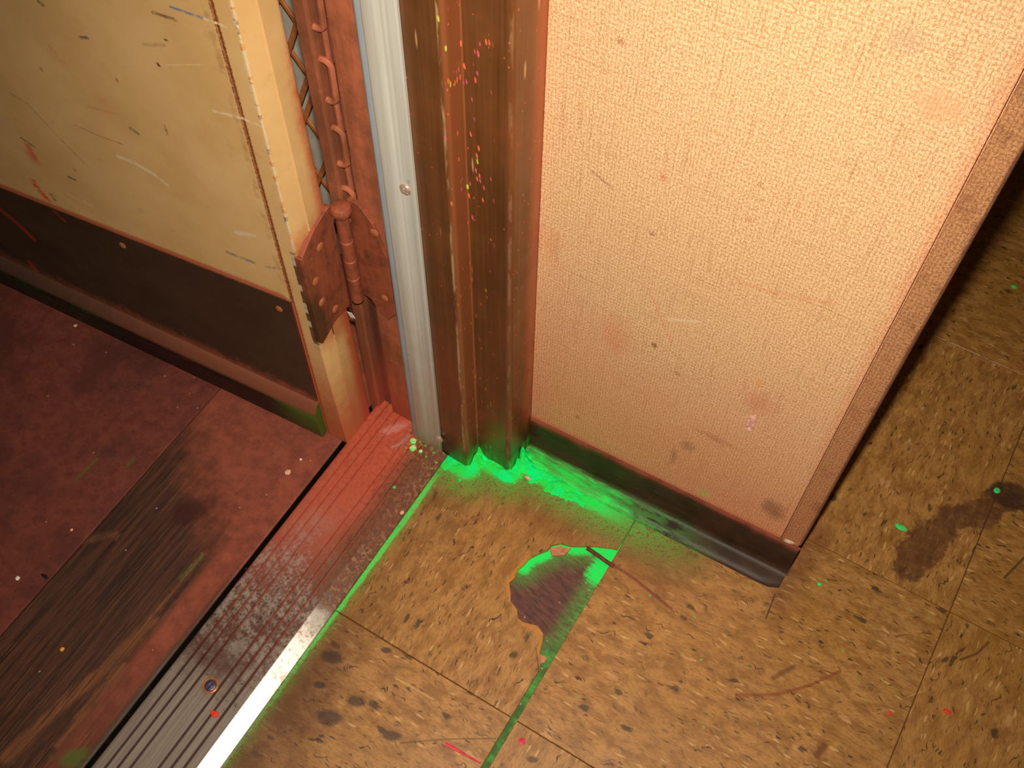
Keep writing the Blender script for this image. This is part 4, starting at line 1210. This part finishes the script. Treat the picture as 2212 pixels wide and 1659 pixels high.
crumb('rubber_crumb', 98, 1246, 0.0031, 0.0045, M_BLACK, 'small black rubber bit on the red board', 'crumb', 20, 0.4, 0.4)

def sliver(name, pts, z0, z1, w0, w1, mat, label, cat, t=0.0012):
    """tapered stick lying through floor points"""
    bm = bmesh.new()
    rows = []
    n = len(pts)
    for i, p in enumerate(pts):
        a = Vector(pts[max(i - 1, 0)]); b = Vector(pts[min(i + 1, n - 1)])
        d = (b - a).normalized(); s = Vector((-d.y, d.x))
        w = w0 + (w1 - w0) * i / (n - 1); z = z0 + (z1 - z0) * i / (n - 1)
        rows.append([bm.verts.new((p[0] + s.x * w * c, p[1] + s.y * w * c, z + h * t)) for c, h in ((-1, 0.0), (-0.8, 0.8), (0, 1.0), (0.8, 0.8), (1, 0.0))])
    for a, b in zip(rows[:-1], rows[1:]):
        for k in range(4): bm.faces.new((a[k], a[k + 1], b[k + 1], b[k]))
        bm.faces.new((a[4], a[0], b[0], b[4]))
    bm.faces.new(rows[0]); bm.faces.new(rows[-1][::-1])
    return tag(obj(name, bm, mat), label, cat)
sliver('splinter', [fl(1268, 1184), fl(1290, 1199), fl(1308, 1212), fl(1326, 1224)], 0.0003, 0.0002, 0.0022, 0.0020, M_WOODBIT, 'dark brown wooden splinter jutting over the hole in the broken tile', 'splinter', 0.002)
sl = [fl(962, 1607), fl(985, 1619), fl(1010, 1633), fl(1038, 1649)]
sliver('red_sliver', sl, 0.0001, 0.0001, 0.0017, 0.0008, M_CRIMSON, 'thin crimson plastic sliver on the tile left of the green joint', 'sliver', 0.0012)
# flake of tile caught in the upper rim of the hole
fk = [(1000 + a / 4.88, 1100 + b / 4.88) for a, b in ((915, 405), (1020, 385), (1140, 410), (1075, 480), (940, 488))]
o = obj('tile_flake', prism_bm([fl(*p) for p in fk], -0.0030, -0.0004, 0.0004), M_CHIPTILE)
tag(o, 'loose pinkish flake of tile in the top of the hole', 'tile flake')
fk = [(1000 + a / 4.88, 1100 + b / 4.88) for a, b in ((800, 1510), (890, 1555), (860, 1615), (815, 1625))]
o = obj('tile_flake', prism_bm([fl(*p) for p in fk], -0.0031, -0.0012, 0.0003), M_CHIPTILE)
tag(o, 'small cracked-off flake of tile at the lower tip of the hole', 'tile flake')
# scrap of paper under the hinge
p = on_plane(759, 681, (0, 0.4463, 0), (0, 1, 0))
bm = bmesh.new()
vs = [bm.verts.new((p.x + dx, 0.4458 + dy, p.z + dz)) for dx, dy, dz in ((-0.0045, 0, 0.003), (0.001, 0.0, 0.0042), (0.004, 0.0006, -0.003), (-0.0015, 0.0004, -0.0042))]
f = bm.faces.new(vs)
ex = bmesh.ops.extrude_face_region(bm, geom=[f])
for v in [e for e in ex['geom'] if isinstance(e, bmesh.types.BMVert)]: v.co.y += 0.0006
tag(obj('paper_scrap', bm, M_WHITE), 'white paper scrap caught beneath the hinge on the guide bar', 'paper')
